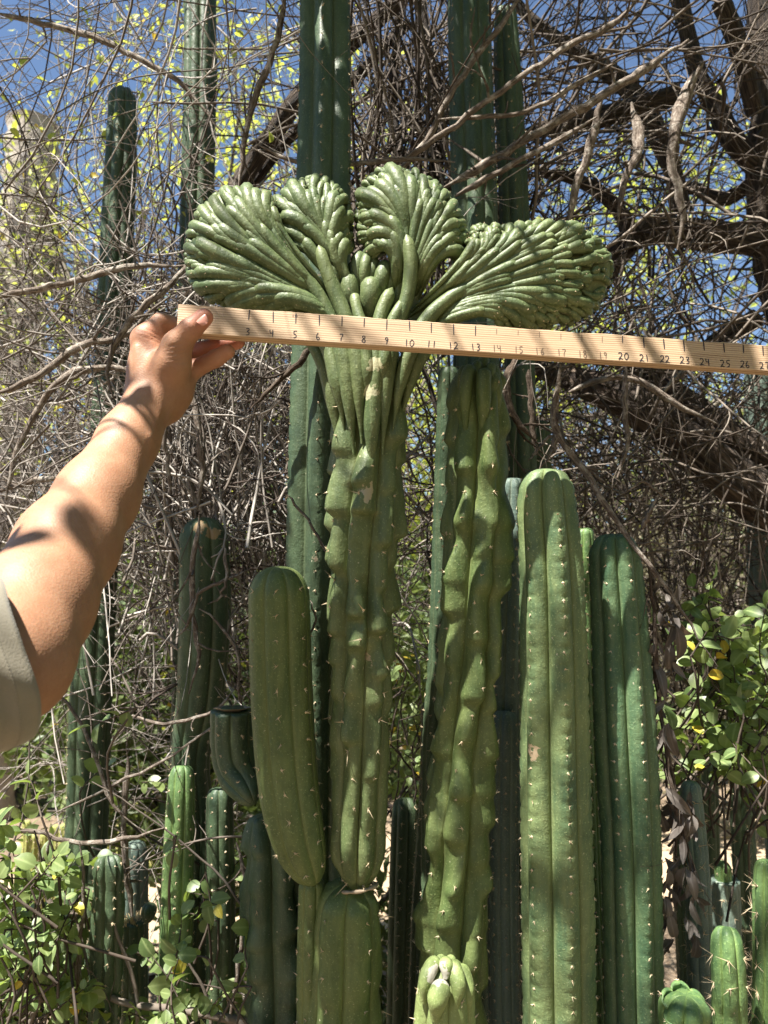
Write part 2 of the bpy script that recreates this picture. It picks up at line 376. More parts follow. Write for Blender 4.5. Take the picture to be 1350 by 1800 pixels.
def column(path, skin, n=7, d=0.2, sp=0.022, spine=0.006, long_one=0.0, count=5, phase=0.0, ring=0.006, m=8, ridge=0.25,
           mon=0.0, mon_fade=None, twist=0.0, notch=0.0016, extend=True, tip=1.15, base_round=False, seed=1, flat_top=False, waist=None, parent=None, part="stem", spines=True, blob=0.0015, dip=0.25, nest=True):
    """one ribbed stem, tip first: path rows are (px, py, distance, half width in px)"""
    lr = np.random.default_rng(seed)
    W = np.array([[*P(a, b, c), h * c / FPX] for a, b, c, h in path])
    if extend:
        e = W[-1].copy(); z = e[2]
        W = np.vstack([W, [[e[0], e[1], z * 0.5, e[3]], [e[0], e[1], -0.03, e[3] * 0.95]]])
    C = cr(W, 400)
    S = np.concatenate([[0], np.cumsum(np.linalg.norm(np.diff(C[:, :3], axis=0), axis=1))]); LEN = S[-1]
    R0 = C[0, 3]; Lt = tip * R0
    if flat_top: ss = np.array([0.0, 0.0005]); ss = np.concatenate([ss, np.arange(0.004, LEN, ring)])
    else:
        ph = np.linspace(0.02, 0.5 * np.pi, 14); ss = Lt * (1 - np.cos(ph))
        ss = np.concatenate([ss, np.arange(ss[-1] + ring, LEN, ring)])
    if base_round: ss = ss[ss < LEN * 0.999]
    ip = lambda s: np.stack([np.interp(s, S, C[:, k]) for k in range(4)], -1)
    bumps = []
    if mon:
        for k in range(n):
            s = lr.uniform(0.0, 0.04)
            while s < LEN:
                fd = 1.0 if mon_fade is None else float(np.interp(s, mon_fade, (1.0, 0.22)))
                bumps.append((s, k, lr.uniform(-0.35, 0.35), fd * mon * lr.uniform(0.45, 1.35), lr.uniform(0.035, 0.085), lr.uniform(0.006, 0.013) * (1.3 if twist > 1 else 1), lr.uniform(0.45, 0.85)))
                s += lr.uniform(0.032, 0.075)
    wob = [(lr.uniform(0.25, 0.6), lr.uniform(14, 34), lr.uniform(0, 6.3)) for _ in range(n)]
    def surf(s, k, t):
        c = ip(s); ctr = c[..., :3]; R = c[..., 3].copy()
        g = ip(np.clip(s + 0.006, 0, LEN))[..., :3] - ip(np.clip(s - 0.006, 0, LEN))[..., :3]
        T = g / (np.linalg.norm(g, axis=-1, keepdims=True) + 1e-12)
        if not flat_top:
            x = np.clip(s / Lt, 0, 1); fct = np.sqrt(np.clip(1 - (1 - x) ** 2, 0, 1))
        else: fct = np.where(s <= 0, 0.02, 1.0)
        if base_round:
            xb = np.clip((LEN - s) / (1.7 * R), 0, 1); fct = fct * (0.18 + 0.82 * np.sqrt(1 - (1 - xb) ** 2))
        tw = t.copy()
        h = (1 - ridge) * np.sqrt(np.clip(1 - t * t, 0, 1)) + ridge * (1 - np.abs(t))
        dd = d
        th = (k + (tw + 1) / 2) / n * 2 * np.pi + phase + twist * s
        if mon:
            sh = np.zeros_like(s)
            for kk in range(n):
                a, w, p0 = wob[kk]
                sh = np.where(k == kk, a * np.sin(s * w + p0), sh)
            th = th + sh * (1 - np.abs(t)) * (2 * np.pi / n) * 0.5
        r = R * fct * (1 - dd * (1 - h))
        u = (s % sp) / sp                       # 0 at areole
        uu = np.where(u > 0.5, u - 1, u)
        vline = uu + 0.1 + 0.45 * np.abs(t)
        r = r - notch * fct * np.exp(-(vline / 0.13) ** 2) * np.clip(1 - (np.abs(t) / 0.42) ** 2, 0, 1)
        if mon:
            kt = k + (t + 1) / 2
            add = np.zeros_like(s)
            for (sb, kb, tb, am, lu, ld, wt) in bumps:
                if not np.any(np.abs(s - sb) < 0.12): continue
                q = kt - (kb + 0.5 + tb * 0.5); q = (q + n / 2) % n - n / 2
                dz = s - sb                      # + is below
                up_ = np.clip(1 + dz / lu, 0, 1)
                v = am * np.exp(-np.abs(q / (wt * 0.62 * (0.3 + 0.7 * up_))) ** 2.4) * np.where(dz < 0, smooth(up_ * 0.9 + 0.1 * (up_ > 0)) ** 0.8, np.exp(-(dz / ld) ** 2))
                add = np.maximum(add, v) + 0.25 * np.minimum(add, v)
            r = r + add * fct - mon * 0.35 * fct
        e1 = np.array([1.0, 0, 0]) - T * T[..., 0:1]; e1 /= np.linalg.norm(e1, axis=-1, keepdims=True)
        e2 = np.cross(T, e1)
        dirn = np.cos(th)[..., None] * e1 + np.sin(th)[..., None] * e2
        pos = ctr + dirn * r[..., None]
        if not flat_top: pos = pos + T * (dip * R0 * np.clip(1 - s / (0.35 * Lt), 0, 1) ** 1.5)[..., None]
        return pos, dirn, T
    x = np.linspace(-1, 1, m + 1)[:-1]; tt = np.sin(x * np.pi / 2)
    kk = np.repeat(np.arange(n), m).astype(float); t1 = np.tile(tt, n)
    Sg = np.repeat(ss[:, None], n * m, 1); Kg = np.repeat(kk[None], len(ss), 0); Tg = np.repeat(t1[None], len(ss), 0)
    pos, _, _ = surf(Sg, Kg, Tg)
    nr, nc = len(ss), n * m
    i = np.arange(nr - 1)[:, None] * nc; j = np.arange(nc)[None]; j2 = (j + 1) % nc
    Q = np.stack([i + j, i + nc + j, i + nc + j2, i + j2], -1).reshape(-1, 4)
    V = pos.reshape(-1, 3); T = []
    top = len(V); V = np.vstack([V, pos[0].mean(0)[None], pos[-1].mean(0)[None]])
    jj = np.arange(nc); T = np.concatenate([np.stack([jj, (jj + 1) % nc, np.full(nc, top)], 1), np.stack([(nr - 1) * nc + (jj + 1) % nc, (nr - 1) * nc + jj, np.full(nc, top + 1)], 1)])
    att = np.concatenate([np.abs(Tg).ravel(), [0.5, 0.5]])
    o = obj(part, mesh(part, V, Q, T, skin, {"rib": att}), parent)
    if spines:
        sa = np.arange(sp * 0.55 if not flat_top else sp, LEN - 0.01, sp)
        sa = np.round(sa / sp) * sp; sa = sa[sa > 0.004]
        A, K2 = np.meshgrid(sa, np.arange(n).astype(float), indexing='ij')
        ps, dn, tn = surf(A.ravel(), K2.ravel(), np.zeros(A.size))
        keep = lr.random(len(ps)) > 0.09
        me = spines_mesh("areoles", ps[keep] + dn[keep] * 0.0003, dn[keep], -tn[keep], spine, count=count, long_one=long_one, blob=blob)
        ar = obj("areoles", me, o if nest else parent); ar["kind"] = "stuff"
    return o

GROUP_COL = "columnar cacti of the planted bed"
def cactus(label, path, skin, name="column_cactus", **kw):
    b = P(*path[-1][:3]); root = empty(name, (b[0], b[1], 0.0), label, "cactus", GROUP_COL)
    kw.setdefault("seed", len(bpy.data.objects)); kw.setdefault("nest", False)
    column(path, M[skin], parent=root, **kw)
    return root

exec_order = []
# --- tall one behind the crest
cactus("tall dark green column rising behind the crested cactus past the top of the wood stick",
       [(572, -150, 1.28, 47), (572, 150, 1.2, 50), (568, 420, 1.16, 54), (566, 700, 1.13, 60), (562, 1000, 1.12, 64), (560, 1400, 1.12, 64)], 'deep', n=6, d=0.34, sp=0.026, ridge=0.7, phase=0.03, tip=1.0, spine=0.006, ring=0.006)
# --- short one joined low at the crested cactus
r = cactus("short olive green column with rounded top beside the crested stem, curving in at its base",
       [(488, 990, 0.965, 50), (490, 1060, 0.965, 55), (494, 1200, 0.96, 56), (503, 1350, 0.95, 55), (520, 1460, 0.94, 50), (552, 1552, 0.945, 34)], 'olive', n=7, d=0.17, sp=0.031, ridge=0.15, phase=0.2, spine=0.007, extend=False, base_round=True, ring=0.005, notch=0.001, dip=0.1)
column([(548, 1540, 0.965, 24), (545, 1700, 0.965, 25), (545, 1850, 0.965, 26)], M['olive'], parent=r, part="lower_stem", n=6, d=0.2, sp=0.03, tip=0.8, seed=31)
# --- broken stub
r = cactus("broken dark green stub with a flat cut top under the scarred column",
       [(408, 1248, 1.05, 38), (408, 1310, 1.05, 38), (418, 1362, 1.04, 35), (446, 1412, 1.01, 24)], 'deep', n=6, d=0.22, sp=0.028, extend=False, base_round=True, flat_top=True, spine=0.006, phase=0.4)
th = np.linspace(0, 2 * np.pi, 24, endpoint=False); c0 = P(408, 1247, 1.05)
rr = 0.0262 * (1 + 0.06 * np.sin(th * 6)); 
Vc = [c0 + np.array([0, 0, -0.005])] + [c0 + np.array([math.cos(a) * q * f, math.sin(a) * q * f, z]) for f, z in ((0.5, -0.002), (0.96, 0.0025)) for a, q in zip(th, rr)]
Tc = [[0, 1 + i, 1 + (i + 1) % 24] for i in range(24)]; Qc = [[1 + i, 25 + i, 25 + (i + 1) % 24, 1 + (i + 1) % 24] for i in range(24)]
obj("cut_top", mesh("cut_top", Vc, Qc, Tc, M['cork'], {"var": np.zeros(len(Vc))}), r)
# --- scarred dark column left
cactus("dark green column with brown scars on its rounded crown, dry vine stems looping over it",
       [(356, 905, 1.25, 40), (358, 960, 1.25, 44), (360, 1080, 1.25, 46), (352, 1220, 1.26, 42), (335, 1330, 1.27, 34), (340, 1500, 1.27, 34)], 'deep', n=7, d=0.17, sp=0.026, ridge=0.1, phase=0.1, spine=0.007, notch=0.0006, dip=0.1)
# --- monstrose column right of the crest
cactus("lumpy twisted olive column with knobbed tip below the number fourteen on the stick",
       [(846, 640, 1.0, 38), (840, 720, 0.99, 48), (838, 850, 0.985, 55), (832, 1000, 0.98, 55), (826, 1150, 0.98, 53), (814, 1300, 0.98, 54), (804, 1500, 0.98, 58), (796, 1700, 0.98, 58), (792, 1850, 0.98, 58)], 'olive', n=6, d=0.3, sp=0.034, ridge=0.3, phase=0.5, twist=1.2, mon=0.0105, notch=0.0, spine=0.006, ring=0.0035, m=12, seed=77, dip=0.05)
knob_root = bpy.data.objects[-1] if False else [o for o in bpy.data.objects if o.get("label", "").startswith("lumpy twisted")][0]
# --- big sunlit column
cactus("stout sunlit green column with pale lime crown and white areoles down each rib",
       [(960, 815, 0.955, 44), (960, 880, 0.955, 52), (968, 1000, 0.955, 57), (972, 1150, 0.955, 60), (976, 1400, 0.955, 63), (980, 1600, 0.955, 65), (984, 1850, 0.955, 66)], 'green', n=6, d=0.36, sp=0.0205, ridge=0.3, phase=-0.14, spine=0.005, ring=0.0032, m=14, notch=0.0019, dip=0.2, blob=0.0018)
cactus("dark crowned green column standing beside the stout sunlit column, dead leaves hanging at its flank",
       [(1078, 930, 1.01, 40), (1080, 985, 1.01, 46), (1088, 1100, 1.01, 50), (1098, 1300, 1.0, 55), (1108, 1500, 1.0, 53), (1116, 1850, 1.0, 53)], 'cool', n=7, d=0.34, sp=0.0225, ridge=0.3, phase=-0.054, spine=0.005, ring=0.0035, m=12, notch=0.0016, dip=0.2, blob=0.0017)
cactus("slim grey blue column squeezed between the lumpy olive column and the stout sunlit one",
       [(902, 835, 1.12, 20), (900, 950, 1.12, 26), (894, 1150, 1.1, 28), (888, 1400, 1.09, 28), (884, 1700, 1.09, 28)], 'blue', n=6, d=0.25, sp=0.024, ridge=0.4, phase=0.9, spine=0.007)
cactus("dark grey blue column with a brown scar, lower neighbour of the lumpy olive column",
       [(888, 1244, 1.07, 22), (886, 1300, 1.06, 25), (884, 1450, 1.06, 25), (886, 1700, 1.06, 25)], 'blue', n=7, d=0.2, sp=0.022, ridge=0.3, phase=0.2, spine=0.006)
# --- behind, upper right
cactus("tall pale green ribbed column behind the crest, wrapped by diagonal dry branches",
       [(822, -120, 1.45, 38), (828, 150, 1.42, 40), (835, 400, 1.4, 42), (838, 800, 1.38, 42), (836, 1300, 1.36, 42)], 'deep', n=7, d=0.24, sp=0.024, ridge=0.35, phase=0.3, tip=1.0, spine=0.007)
cactus("tall shaded column with rounded top standing against the pale ribbed column",
       [(888, 8, 1.5, 20), (892, 120, 1.5, 25), (905, 400, 1.48, 28), (915, 700, 1.46, 28), (920, 1000, 1.45, 28)], 'deep', n=6, d=0.25, sp=0.026, ridge=0.4, spine=0.006)
# --- behind, left
cactus("tall slender column reaching past the picture's upper edge among grey vine stems",
       [(352, -120, 1.85, 28), (352, 150, 1.8, 29), (346, 400, 1.78, 30), (340, 700, 1.75, 30), (335, 1000, 1.74, 30), (330, 1300, 1.74, 30)], 'deep', n=7, d=0.25, sp=0.03, ridge=0.3, phase=0.5, tip=1.0, spine=0.007)
cactus("tall dark column with a rounded top tangled in grey vine stems behind the arm",
       [(216, 155, 1.75, 24), (213, 250, 1.72, 27), (206, 400, 1.7, 29), (192, 700, 1.66, 30), (172, 1000, 1.62, 34), (158, 1250, 1.6, 37), (152, 1450, 1.6, 37)], 'deep', n=7, d=0.25, sp=0.03, ridge=0.3, phase=0.15, spine=0.007)
cactus("slim green column beside the dark tall one, behind the elbow",
       [(142, 1120, 1.95, 18), (140, 1250, 1.9, 21), (136, 1450, 1.9, 21)], 'olive', n=6, d=0.25, sp=0.03, spine=0.006)
# --- lower left cluster
cactus("fresh green column with dotted white areoles standing free by the sandy path",
       [(320, 1340, 1.19, 20), (318, 1400, 1.18, 25), (312, 1550, 1.18, 29), (305, 1800, 1.18, 31)], 'lime', n=7, d=0.2, sp=0.019, ridge=0.2, phase=0.1, spine=0.004, notch=0.0016, blob=0.0019)
cactus("shaded green column with dotted ribs between the fresh green column and the broken stub",
       [(386, 1378, 1.2, 22), (386, 1450, 1.19, 25), (388, 1600, 1.19, 26), (386, 1800, 1.19, 26)], 'deep', n=6, d=0.22, sp=0.019, ridge=0.25, phase=0.4, spine=0.004, blob=0.0019)
cactus("short dark column with folded crown and white spine tufts among the shrub leaves",
       [(190, 1498, 1.12, 22), (190, 1540, 1.11, 26), (188, 1650, 1.11, 27), (184, 1800, 1.11, 28)], 'deep', n=7, d=0.26, sp=0.018, ridge=0.2, phase=0.6, mon=0.004, spine=0.006, blob=0.002)
cactus("low green column half hidden by shrub leaves next to a cut trunk",
       [(122, 1545, 1.22, 18), (120, 1600, 1.2, 22), (118, 1800, 1.2, 22)], 'green', n=6, d=0.22, sp=0.02, spine=0.005)
cactus("blue grey column in front of the sandy path with its top lost in leaves",
       [(238, 1475, 1.55, 18), (238, 1540, 1.55, 22), (238, 1800, 1.55, 22)], 'blue', n=7, d=0.2, sp=0.024, spine=0.005)
r = cactus("dark cut cactus stump with straw coloured frayed top",
       [(236, 1618, 1.32, 21), (236, 1680, 1.32, 23), (234, 1850, 1.32, 24)], 'deep', n=7, d=0.22, sp=0.022, flat_top=True, spine=0.005)
mb = MB(); c0 = P(236, 1618, 1.32)
for _ in range(70):
    a = rnd.uniform(0, 6.28); q = rnd.uniform(0, 0.02)
    p0 = c0 + np.array([math.cos(a) * q, math.sin(a) * q, -0.003]); p1 = p0 + np.array([math.cos(a) * rnd.uniform(0, 0.012), math.sin(a) * rnd.uniform(0, 0.012), rnd.uniform(0.004, 0.016)])
    v, qd = tubes([[p0, (p0 + p1) / 2 + rng.normal(0, 0.001, 3), p1]], [[0.0012, 0.001, 0.0003]], 3); mb.add(v, qd, a=rnd.random())
M['straw'] = plain("straw_fibre", (0.55, 0.42, 0.24), 0.9, 0.35)
fr = obj("frayed_top", mb.build("frayed_top", M['straw']), r); fr["kind"] = "stuff"
cactus("small dark round pup growing beside the cut stump",
       [(262, 1586, 1.30, 11), (262, 1602, 1.30, 14), (258, 1622, 1.30, 10)], 'deep', name="cactus_pup", n=6, d=0.2, sp=0.012, extend=False, base_round=True, spine=0.003, ring=0.003)
# --- dark monstrose under the short one
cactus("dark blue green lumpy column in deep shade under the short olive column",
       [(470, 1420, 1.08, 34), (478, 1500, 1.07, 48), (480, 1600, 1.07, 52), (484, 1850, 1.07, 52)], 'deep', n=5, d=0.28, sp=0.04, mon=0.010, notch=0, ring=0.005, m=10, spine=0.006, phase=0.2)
# --- centre back
cactus("thin shaded column in the gap beside the crested cactus base",
       [(712, 1398, 1.35, 20), (712, 1450, 1.33, 25), (708, 1600, 1.32, 26), (704, 1850, 1.32, 26)], 'deep', n=6, d=0.25, sp=0.022, spine=0.009, phase=0.3)
cactus("thin olive column pressed behind the lumpy olive column",
       [(756, 1230, 1.2, 16), (754, 1400, 1.2, 19), (742, 1600, 1.2, 20), (735, 1850, 1.2, 20)], 'deep', n=6, d=0.25, sp=0.024, spine=0.01)
cactus("thin dark column hugging the shaded side of the lumpy olive column",
       [(790, 640, 1.15, 20), (786, 900, 1.15, 25), (776, 1150, 1.14, 24), (764, 1400, 1.14, 24)], 'deep', n=6, d=0.25, sp=0.026, spine=0.006, phase=0.5)
cactus("dark column tip showing between the short olive column and the crested stem",
       [(566, 1120, 1.22, 22), (566, 1300, 1.2, 26), (560, 1500, 1.2, 26)], 'deep', n=6, d=0.25, sp=0.024, spine=0.007)
# --- pale tip in front
r = cactus("pale yellow green cactus tip with a white scar in front of the lumpy olive column",
       [(783, 1686, 0.86, 40), (782, 1725, 0.86, 50), (780, 1800, 0.86, 56), (778, 1900, 0.86, 56)], 'pale', name="cactus_tip", n=7, d=0.24, sp=0.03, ridge=0.15, phase=-0.32, spine=0.007, ring=0.004, m=12, notch=0.0008, tip=1.0, dip=0.12)
tip_root = r
# --- right lower group
cactus("bright green tipped slim column with golden spines, dead leaves in front of its flank",
       [(1214, 1370, 1.12, 16), (1216, 1420, 1.12, 20), (1226, 1550, 1.11, 22), (1236, 1800, 1.1, 23)], 'blue', n=6, d=0.18, sp=0.03, spine=0.014, count=6, ridge=0.2)
cactus("dark slim column in shade below the round leaved shrub",
       [(1303, 1365, 1.5, 17), (1304, 1420, 1.5, 20), (1312, 1600, 1.48, 21), (1316, 1850, 1.48, 21)], 'deep', n=6, d=0.26, sp=0.03, spine=0.016, count=6, ridge=0.4)
cactus("young bright green column with lime rib tips and long golden spines",
       [(1276, 1622, 0.97, 22), (1278, 1665, 0.96, 29), (1282, 1740, 0.96, 31), (1286, 1880, 0.96, 32)], 'lime', n=6, d=0.24, sp=0.034, spine=0.017, count=6, ridge=0.3, phase=0.3, m=12, ring=0.004)
cactus("green spiny column cut by the picture's edge beside the young bright column",
       [(1346, 1508, 1.0, 16), (1346, 1560, 1.0, 22), (1348, 1700, 1.0, 24), (1350, 1880, 1.0, 24)], 'lime', n=6, d=0.24, sp=0.034, spine=0.02, count=6, ridge=0.3, phase=0.1)
cactus("low deep green round cactus top at the foot of the dark crowned column",
       [(1208, 1742, 0.9, 34), (1208, 1775, 0.9, 43), (1206, 1860, 0.9, 46)], 'lime', name="cactus_tip", n=6, d=0.26, sp=0.03, spine=0.006, ridge=0.2, m=12, ring=0.004, dip=0.2)
r = cactus("grey cactus stump with a small green regrown head",
       [(1275, 1545, 1.42, 24), (1276, 1600, 1.42, 25), (1280, 1800, 1.42, 26)], 'blue', n=7, d=0.12, sp=0.03, flat_top=True, spine=0.016, count=6)
column([(1271, 1512, 1.42, 13), (1271, 1535, 1.42, 15), (1273, 1562, 1.42, 14)], M['lime'], parent=r, part="regrown_head", n=6, d=0.2, sp=0.02, spine=0.006, extend=False, seed=5)
cactus("far dark slim column before the pale path, beside the bright tipped slim column",
       [(1245, 1330, 2.2, 15), (1246, 1400, 2.2, 17), (1250, 1600, 2.2, 18)], 'deep', n=6, d=0.25, sp=0.04, spine=0.014, ring=0.012)
cactus("far dark spiny column behind the bright tipped slim column",
       [(1196, 1340, 2.3, 12), (1196, 1400, 2.3, 14), (1200, 1600, 2.3, 15)], 'deep', n=6, d=0.25, sp=0.04, spine=0.014, ring=0.012)
cactus("far grey green column under the end of the wood stick",
       [(1330, 640, 2.6, 22), (1332, 800, 2.6, 24), (1338, 1000, 2.6, 25)], 'blue', n=7, d=0.22, sp=0.05, spine=0.01, ring=0.012)
cactus("far dark column top in the brown thicket above the round leaved shrub",
       [(1291, 1085, 2.6, 10), (1291, 1120, 2.6, 12), (1292, 1300, 2.6, 12)], 'deep', n=6, d=0.22, sp=0.05, spine=0.01, ring=0.015)
cactus("small bright green cactus tip peeping between the stout sunlit column and the dark crowned one",
       [(1028, 925, 1.14, 12), (1029, 960, 1.14, 16), (1030, 1200, 1.14, 17)], 'lime', n=6, d=0.22, sp=0.022, spine=0.005)
cactus("green cactus tip behind the fork of the hanging grey twig",
       [(946, 735, 1.6, 18), (947, 790, 1.6, 23), (950, 1000, 1.6, 24)], 'deep', n=6, d=0.22, sp=0.025, spine=0.005)
cactus("slim dark column behind the stout sunlit column's lower flank",
       [(1040, 1240, 1.15, 14), (1040, 1400, 1.14, 17), (1044, 1850, 1.14, 17)], 'deep', n=6, d=0.24, sp=0.024, spine=0.006)

# ------------------------------------------------------------------ the crested cactus
CR = 0.955
b0 = P(606, 1800, 0.955)
crested = empty("crested_cactus", (b0[0], b0[1], 0), "crested cactus whose lumpy green stem opens into a wide fan crest behind the wood stick", "cactus")
column([(655, 590, 0.972, 50), (653, 680, 0.965, 58), (650, 780, 0.957, 61), (643, 900, 0.955, 60), (637, 1000, 0.955, 55), (635, 1150, 0.955, 55), (634, 1300, 0.955, 55), (630, 1440, 0.955, 55), (630, 1500, 0.955, 54), (628, 1562, 0.955, 40)],
       M['crest'], parent=crested, part="stem", n=7, d=0.24, sp=0.034, ridge=0.1, twist=0.9, mon=0.0145, mon_fade=(0.42, 0.56), notch=0, extend=False, base_round=True, ring=0.003, m=12, seed=19, spine=0.006, long_one=0.02, phase=0.1, tip=1.0)
column([(616, 1550, 0.96, 50), (610, 1600, 0.96, 58), (608, 1700, 0.96, 62), (604, 1850, 0.96, 64)],
       M['olive'], parent=crested, part="base_segment", n=6, d=0.22, sp=0.034, ridge=0.15, mon=0.004, notch=0, ring=0.004, m=12, seed=23, spine=0.006, long_one=0.03, phase=0.55, tip=0.75, dip=0)
# cork seam between the two segments
c0 = P(630, 1560, 0.955); na, nb_ = 48, 8; lrs = np.random.default_rng(3); Vt = []
jit = 1 + 0.35 * np.sin(np.arange(na) * 0.9) * lrs.random(na) + 0.3 * lrs.random(na)
for i in range(na):
    a = i / na * 2 * math.pi; d_ = np.array([math.cos(a), math.sin(a), 0]); off = np.array([0, 0, 0.004 * math.sin(a + 2.2)])
    for j in range(nb_):
        b = j / nb_ * 2 * math.pi; Vt.append(c0 + off + d_ * (0.0215 + 0.0030 * jit[i] * math.cos(b)) + np.array([0, 0, 0.0019 * jit[i] * math.sin(b)]))
Qt = [[i * nb_ + j, ((i + 1) % na) * nb_ + j, ((i + 1) % na) * nb_ + (j + 1) % nb_, i * nb_ + (j + 1) % nb_] for i in range(na) for j in range(nb_)]
obj("cork_seam", mesh("cork_seam", Vt, Qt, None, M['cork'], {"var": np.full(len(Vt), 0.7)}), crested)

def pl(pts, s):
    pts = np.asarray(pts, float); x = np.linspace(0, 1, len(pts))
    big = cr(np.column_stack([pts, np.zeros(len(pts))]) if pts.shape[1] == 2 else pts, 200)[:, :pts.shape[1]]
    # cr samples by chord: rebuild the parameter so that even rows stay at even s
    return np.stack([np.interp(s, np.linspace(0, 1, 200), big[:, k]) for k in range(pts.shape[1])], -1)


def finger(mb, pts, w, K=13, sides=10, taper=0.5, peak=0.72):
    """a plump rib or tubercle along pts, thin at its root and rounded at its end"""
    pts = cr(pts, 40)
    x = np.linspace(0, 1, K); x = 1 - (1 - x) ** 1.7
    c = np.stack([np.interp(x, np.linspace(0, 1, 40), pts[:, k]) for k in range(3)], -1)
    L = np.linalg.norm(np.diff(pts, axis=0), axis=1).sum()
    cap = min(0.5, 1.0 * w / max(L, 1e-6))
    r = w * (taper + (1 - taper) * smooth(x / peak))
    e = np.clip((x - (1 - cap)) / cap, 0, 1); r = r * np.sqrt(np.clip(1 - e * e, 0.0004, 1))
    v, q = tubes(c[None], r[None], sides); mb.add(v, q, a=np.repeat(0.45 + 0 * x, sides))

def lobe(name, roots, mids, rims, H=0.03, dz=0.0, lean=(0, 0), seed=0, dens=1.0, levels=None, invert=False):
    lr = np.random.default_rng(seed); mb = MB()
    def S(s, a, side=1.0):
        s = np.asarray(s, float); a = np.asarray(a, float)
        r0, mi, rm = pl(roots, s), pl(mids, s), pl(rims, s)
        ct = 2 * mi - 0.5 * (r0 + rm)
        t = a[..., None]
        p = (1 - t) ** 2 * r0 + 2 * t * (1 - t) * ct + t * t * rm
        f = H * smooth(a / 0.35) * np.sqrt(np.clip(1 - (np.clip(a - 0.6, 0, 1) / 0.4) ** 2, 0, 1))
        dep = CR + dz + lean[0] * (p[..., 0] - 655) + lean[1] * (p[..., 1] - 560) - side * f
        return CAM + dep[..., None] * (FW + ((p[..., 0:1] - 675) / FPX) * RT + ((900 - p[..., 1:2]) / FPX) * UP)
    ns, na = 60, 26
    sg, ag = np.meshgrid(np.linspace(0, 1, ns), np.linspace(0, 1, na), indexing='ij')
    ag = np.sin(ag * np.pi / 2)
    for side in (0.76, -0.76):
        p = S(sg, ag, side)
        i = np.arange(ns - 1)[:, None] * na; j = np.arange(na - 1)[None]
        q = np.stack([i + j, i + j + 1, i + na + j + 1, i + na + j], -1).reshape(-1, 4)
        mb.add(p.reshape(-1, 3), q if side < 0 else q[:, ::-1], a=0.95)
    tips_ = []
    rim = S(np.linspace(0, 1, 200), np.ones(200)); LR = np.linalg.norm(np.diff(rim, axis=0), axis=1).sum()
    levels = levels or [(0.04, 0.66, 0.026), (0.28, 0.80, 0.0205), (0.52, 0.90, 0.0165), (0.70, 0.955, 0.0140), (0.85, 0.985, 0.0118), (0.94, 1.0, 0.0105)]
    for li, (a0, a1, wd) in enumerate(levels):
        n = max(5, int(LR / wd * dens * (1.22 if li >= len(levels) - 2 else 1.0)))
        for side in ((1, -1) if li >= 2 else (1,)):
            for i in range(n):
                s = (i + 0.5 + lr.uniform(-0.22, 0.22) + 0.5 * (li % 2)) / n
                if s > 1: continue
                b0, b1 = a0 + lr.uniform(-0.08, 0.08), a1 + lr.uniform(-0.10, 0.06)
                b0 = max(0.01, b0); b1 = min(b1, 1.0)
                k = np.linspace(0, 1, 8); aa = b0 + (b1 - b0) * k
                bend = lr.uniform(-0.85, 0.85) / n
                sc = np.clip(s + bend * np.sin(k * np.pi), 0, 1)
                p = S(sc, aa, side)
                e = 0.004; nn = np.cross(S(np.clip(sc + e, 0, 1), aa, side) - S(np.clip(sc - e, 0, 1), aa, side), S(sc, np.clip(aa + 0.01, 0, 1), side) - S(sc, np.clip(aa - 0.01, 0, 1), side))
                nn /= np.linalg.norm(nn, axis=1, keepdims=True) + 1e-12
                view = np.array([0, -1, 0.0]) * side
                nn *= np.sign((nn * view).sum(1, keepdims=True) + 1e-9)
                loc = np.linalg.norm(S(np.clip(s + 0.5 / n, 0, 1), b1) - S(np.clip(s - 0.5 / n, 0, 1), b1))
                w = np.clip(loc * (0.58 if li < 2 else 0.56), 0.0026, 0.0145) * lr.uniform(0.75, 1.3)
                lift = np.interp(k, [0, 0.45, 0.85, 1], [-0.6, 0.0, 0.36, 0.2] if li < 2 else [-0.5, 0.15, 0.42, 0.25])[:, None] * w
                finger(mb, p + nn * lift, w, taper=0.45, peak=0.75, K=11, sides=9)
                if li >= 1 and lr.random() < 0.7: tips_.append((p[-2] + nn[-2] * (lift[-2] + w * 0.93), nn[-2]))
    o = obj(name, mb.build(name, M['crest'], "rib"), crested)
    tp_ = np.array([t[0] for t in tips_]); tn_ = np.array([t[1] for t in tips_])
    ar = obj("areoles", spines_mesh("areoles", tp_, tn_, np.tile([0, 0, 1.0], (len(tp_), 1)) + 0.01, 0.0022, 0.0002, 0.0008, 3), o); ar["kind"] = "stuff"
    return o

lobe("crest_lobe", [(640, 590), (634, 566), (632, 556), (634, 580), (650, 612)], [(512, 420), (492, 438), (478, 462), (486, 500), (545, 540)],
     [(484, 372), (470, 348), (440, 334), (405, 332), (370, 352), (345, 385), (331, 425), (329, 462), (342, 500), (372, 526), (415, 545), (480, 560)], H=0.030, dz=0.0, lean=(0.00004, 0), seed=3, levels=[(0.04, 0.72, 0.021), (0.22, 0.90, 0.0165), (0.46, 0.965, 0.0142), (0.68, 0.985, 0.0120), (0.88, 1.0, 0.0100)])
lobe("crest_lobe", [(632, 560), (640, 540), (648, 560)], [(545, 452), (566, 410), (604, 470)],
     [(520, 440), (492, 400), (484, 362), (504, 332), (540, 315), (576, 318), (602, 342), (614, 385), (616, 440)], H=0.031, dz=0.006, seed=5, levels=[(0.04, 0.72, 0.020), (0.24, 0.90, 0.0155), (0.48, 0.965, 0.0132), (0.70, 0.985, 0.0112), (0.88, 1.0, 0.0096)])
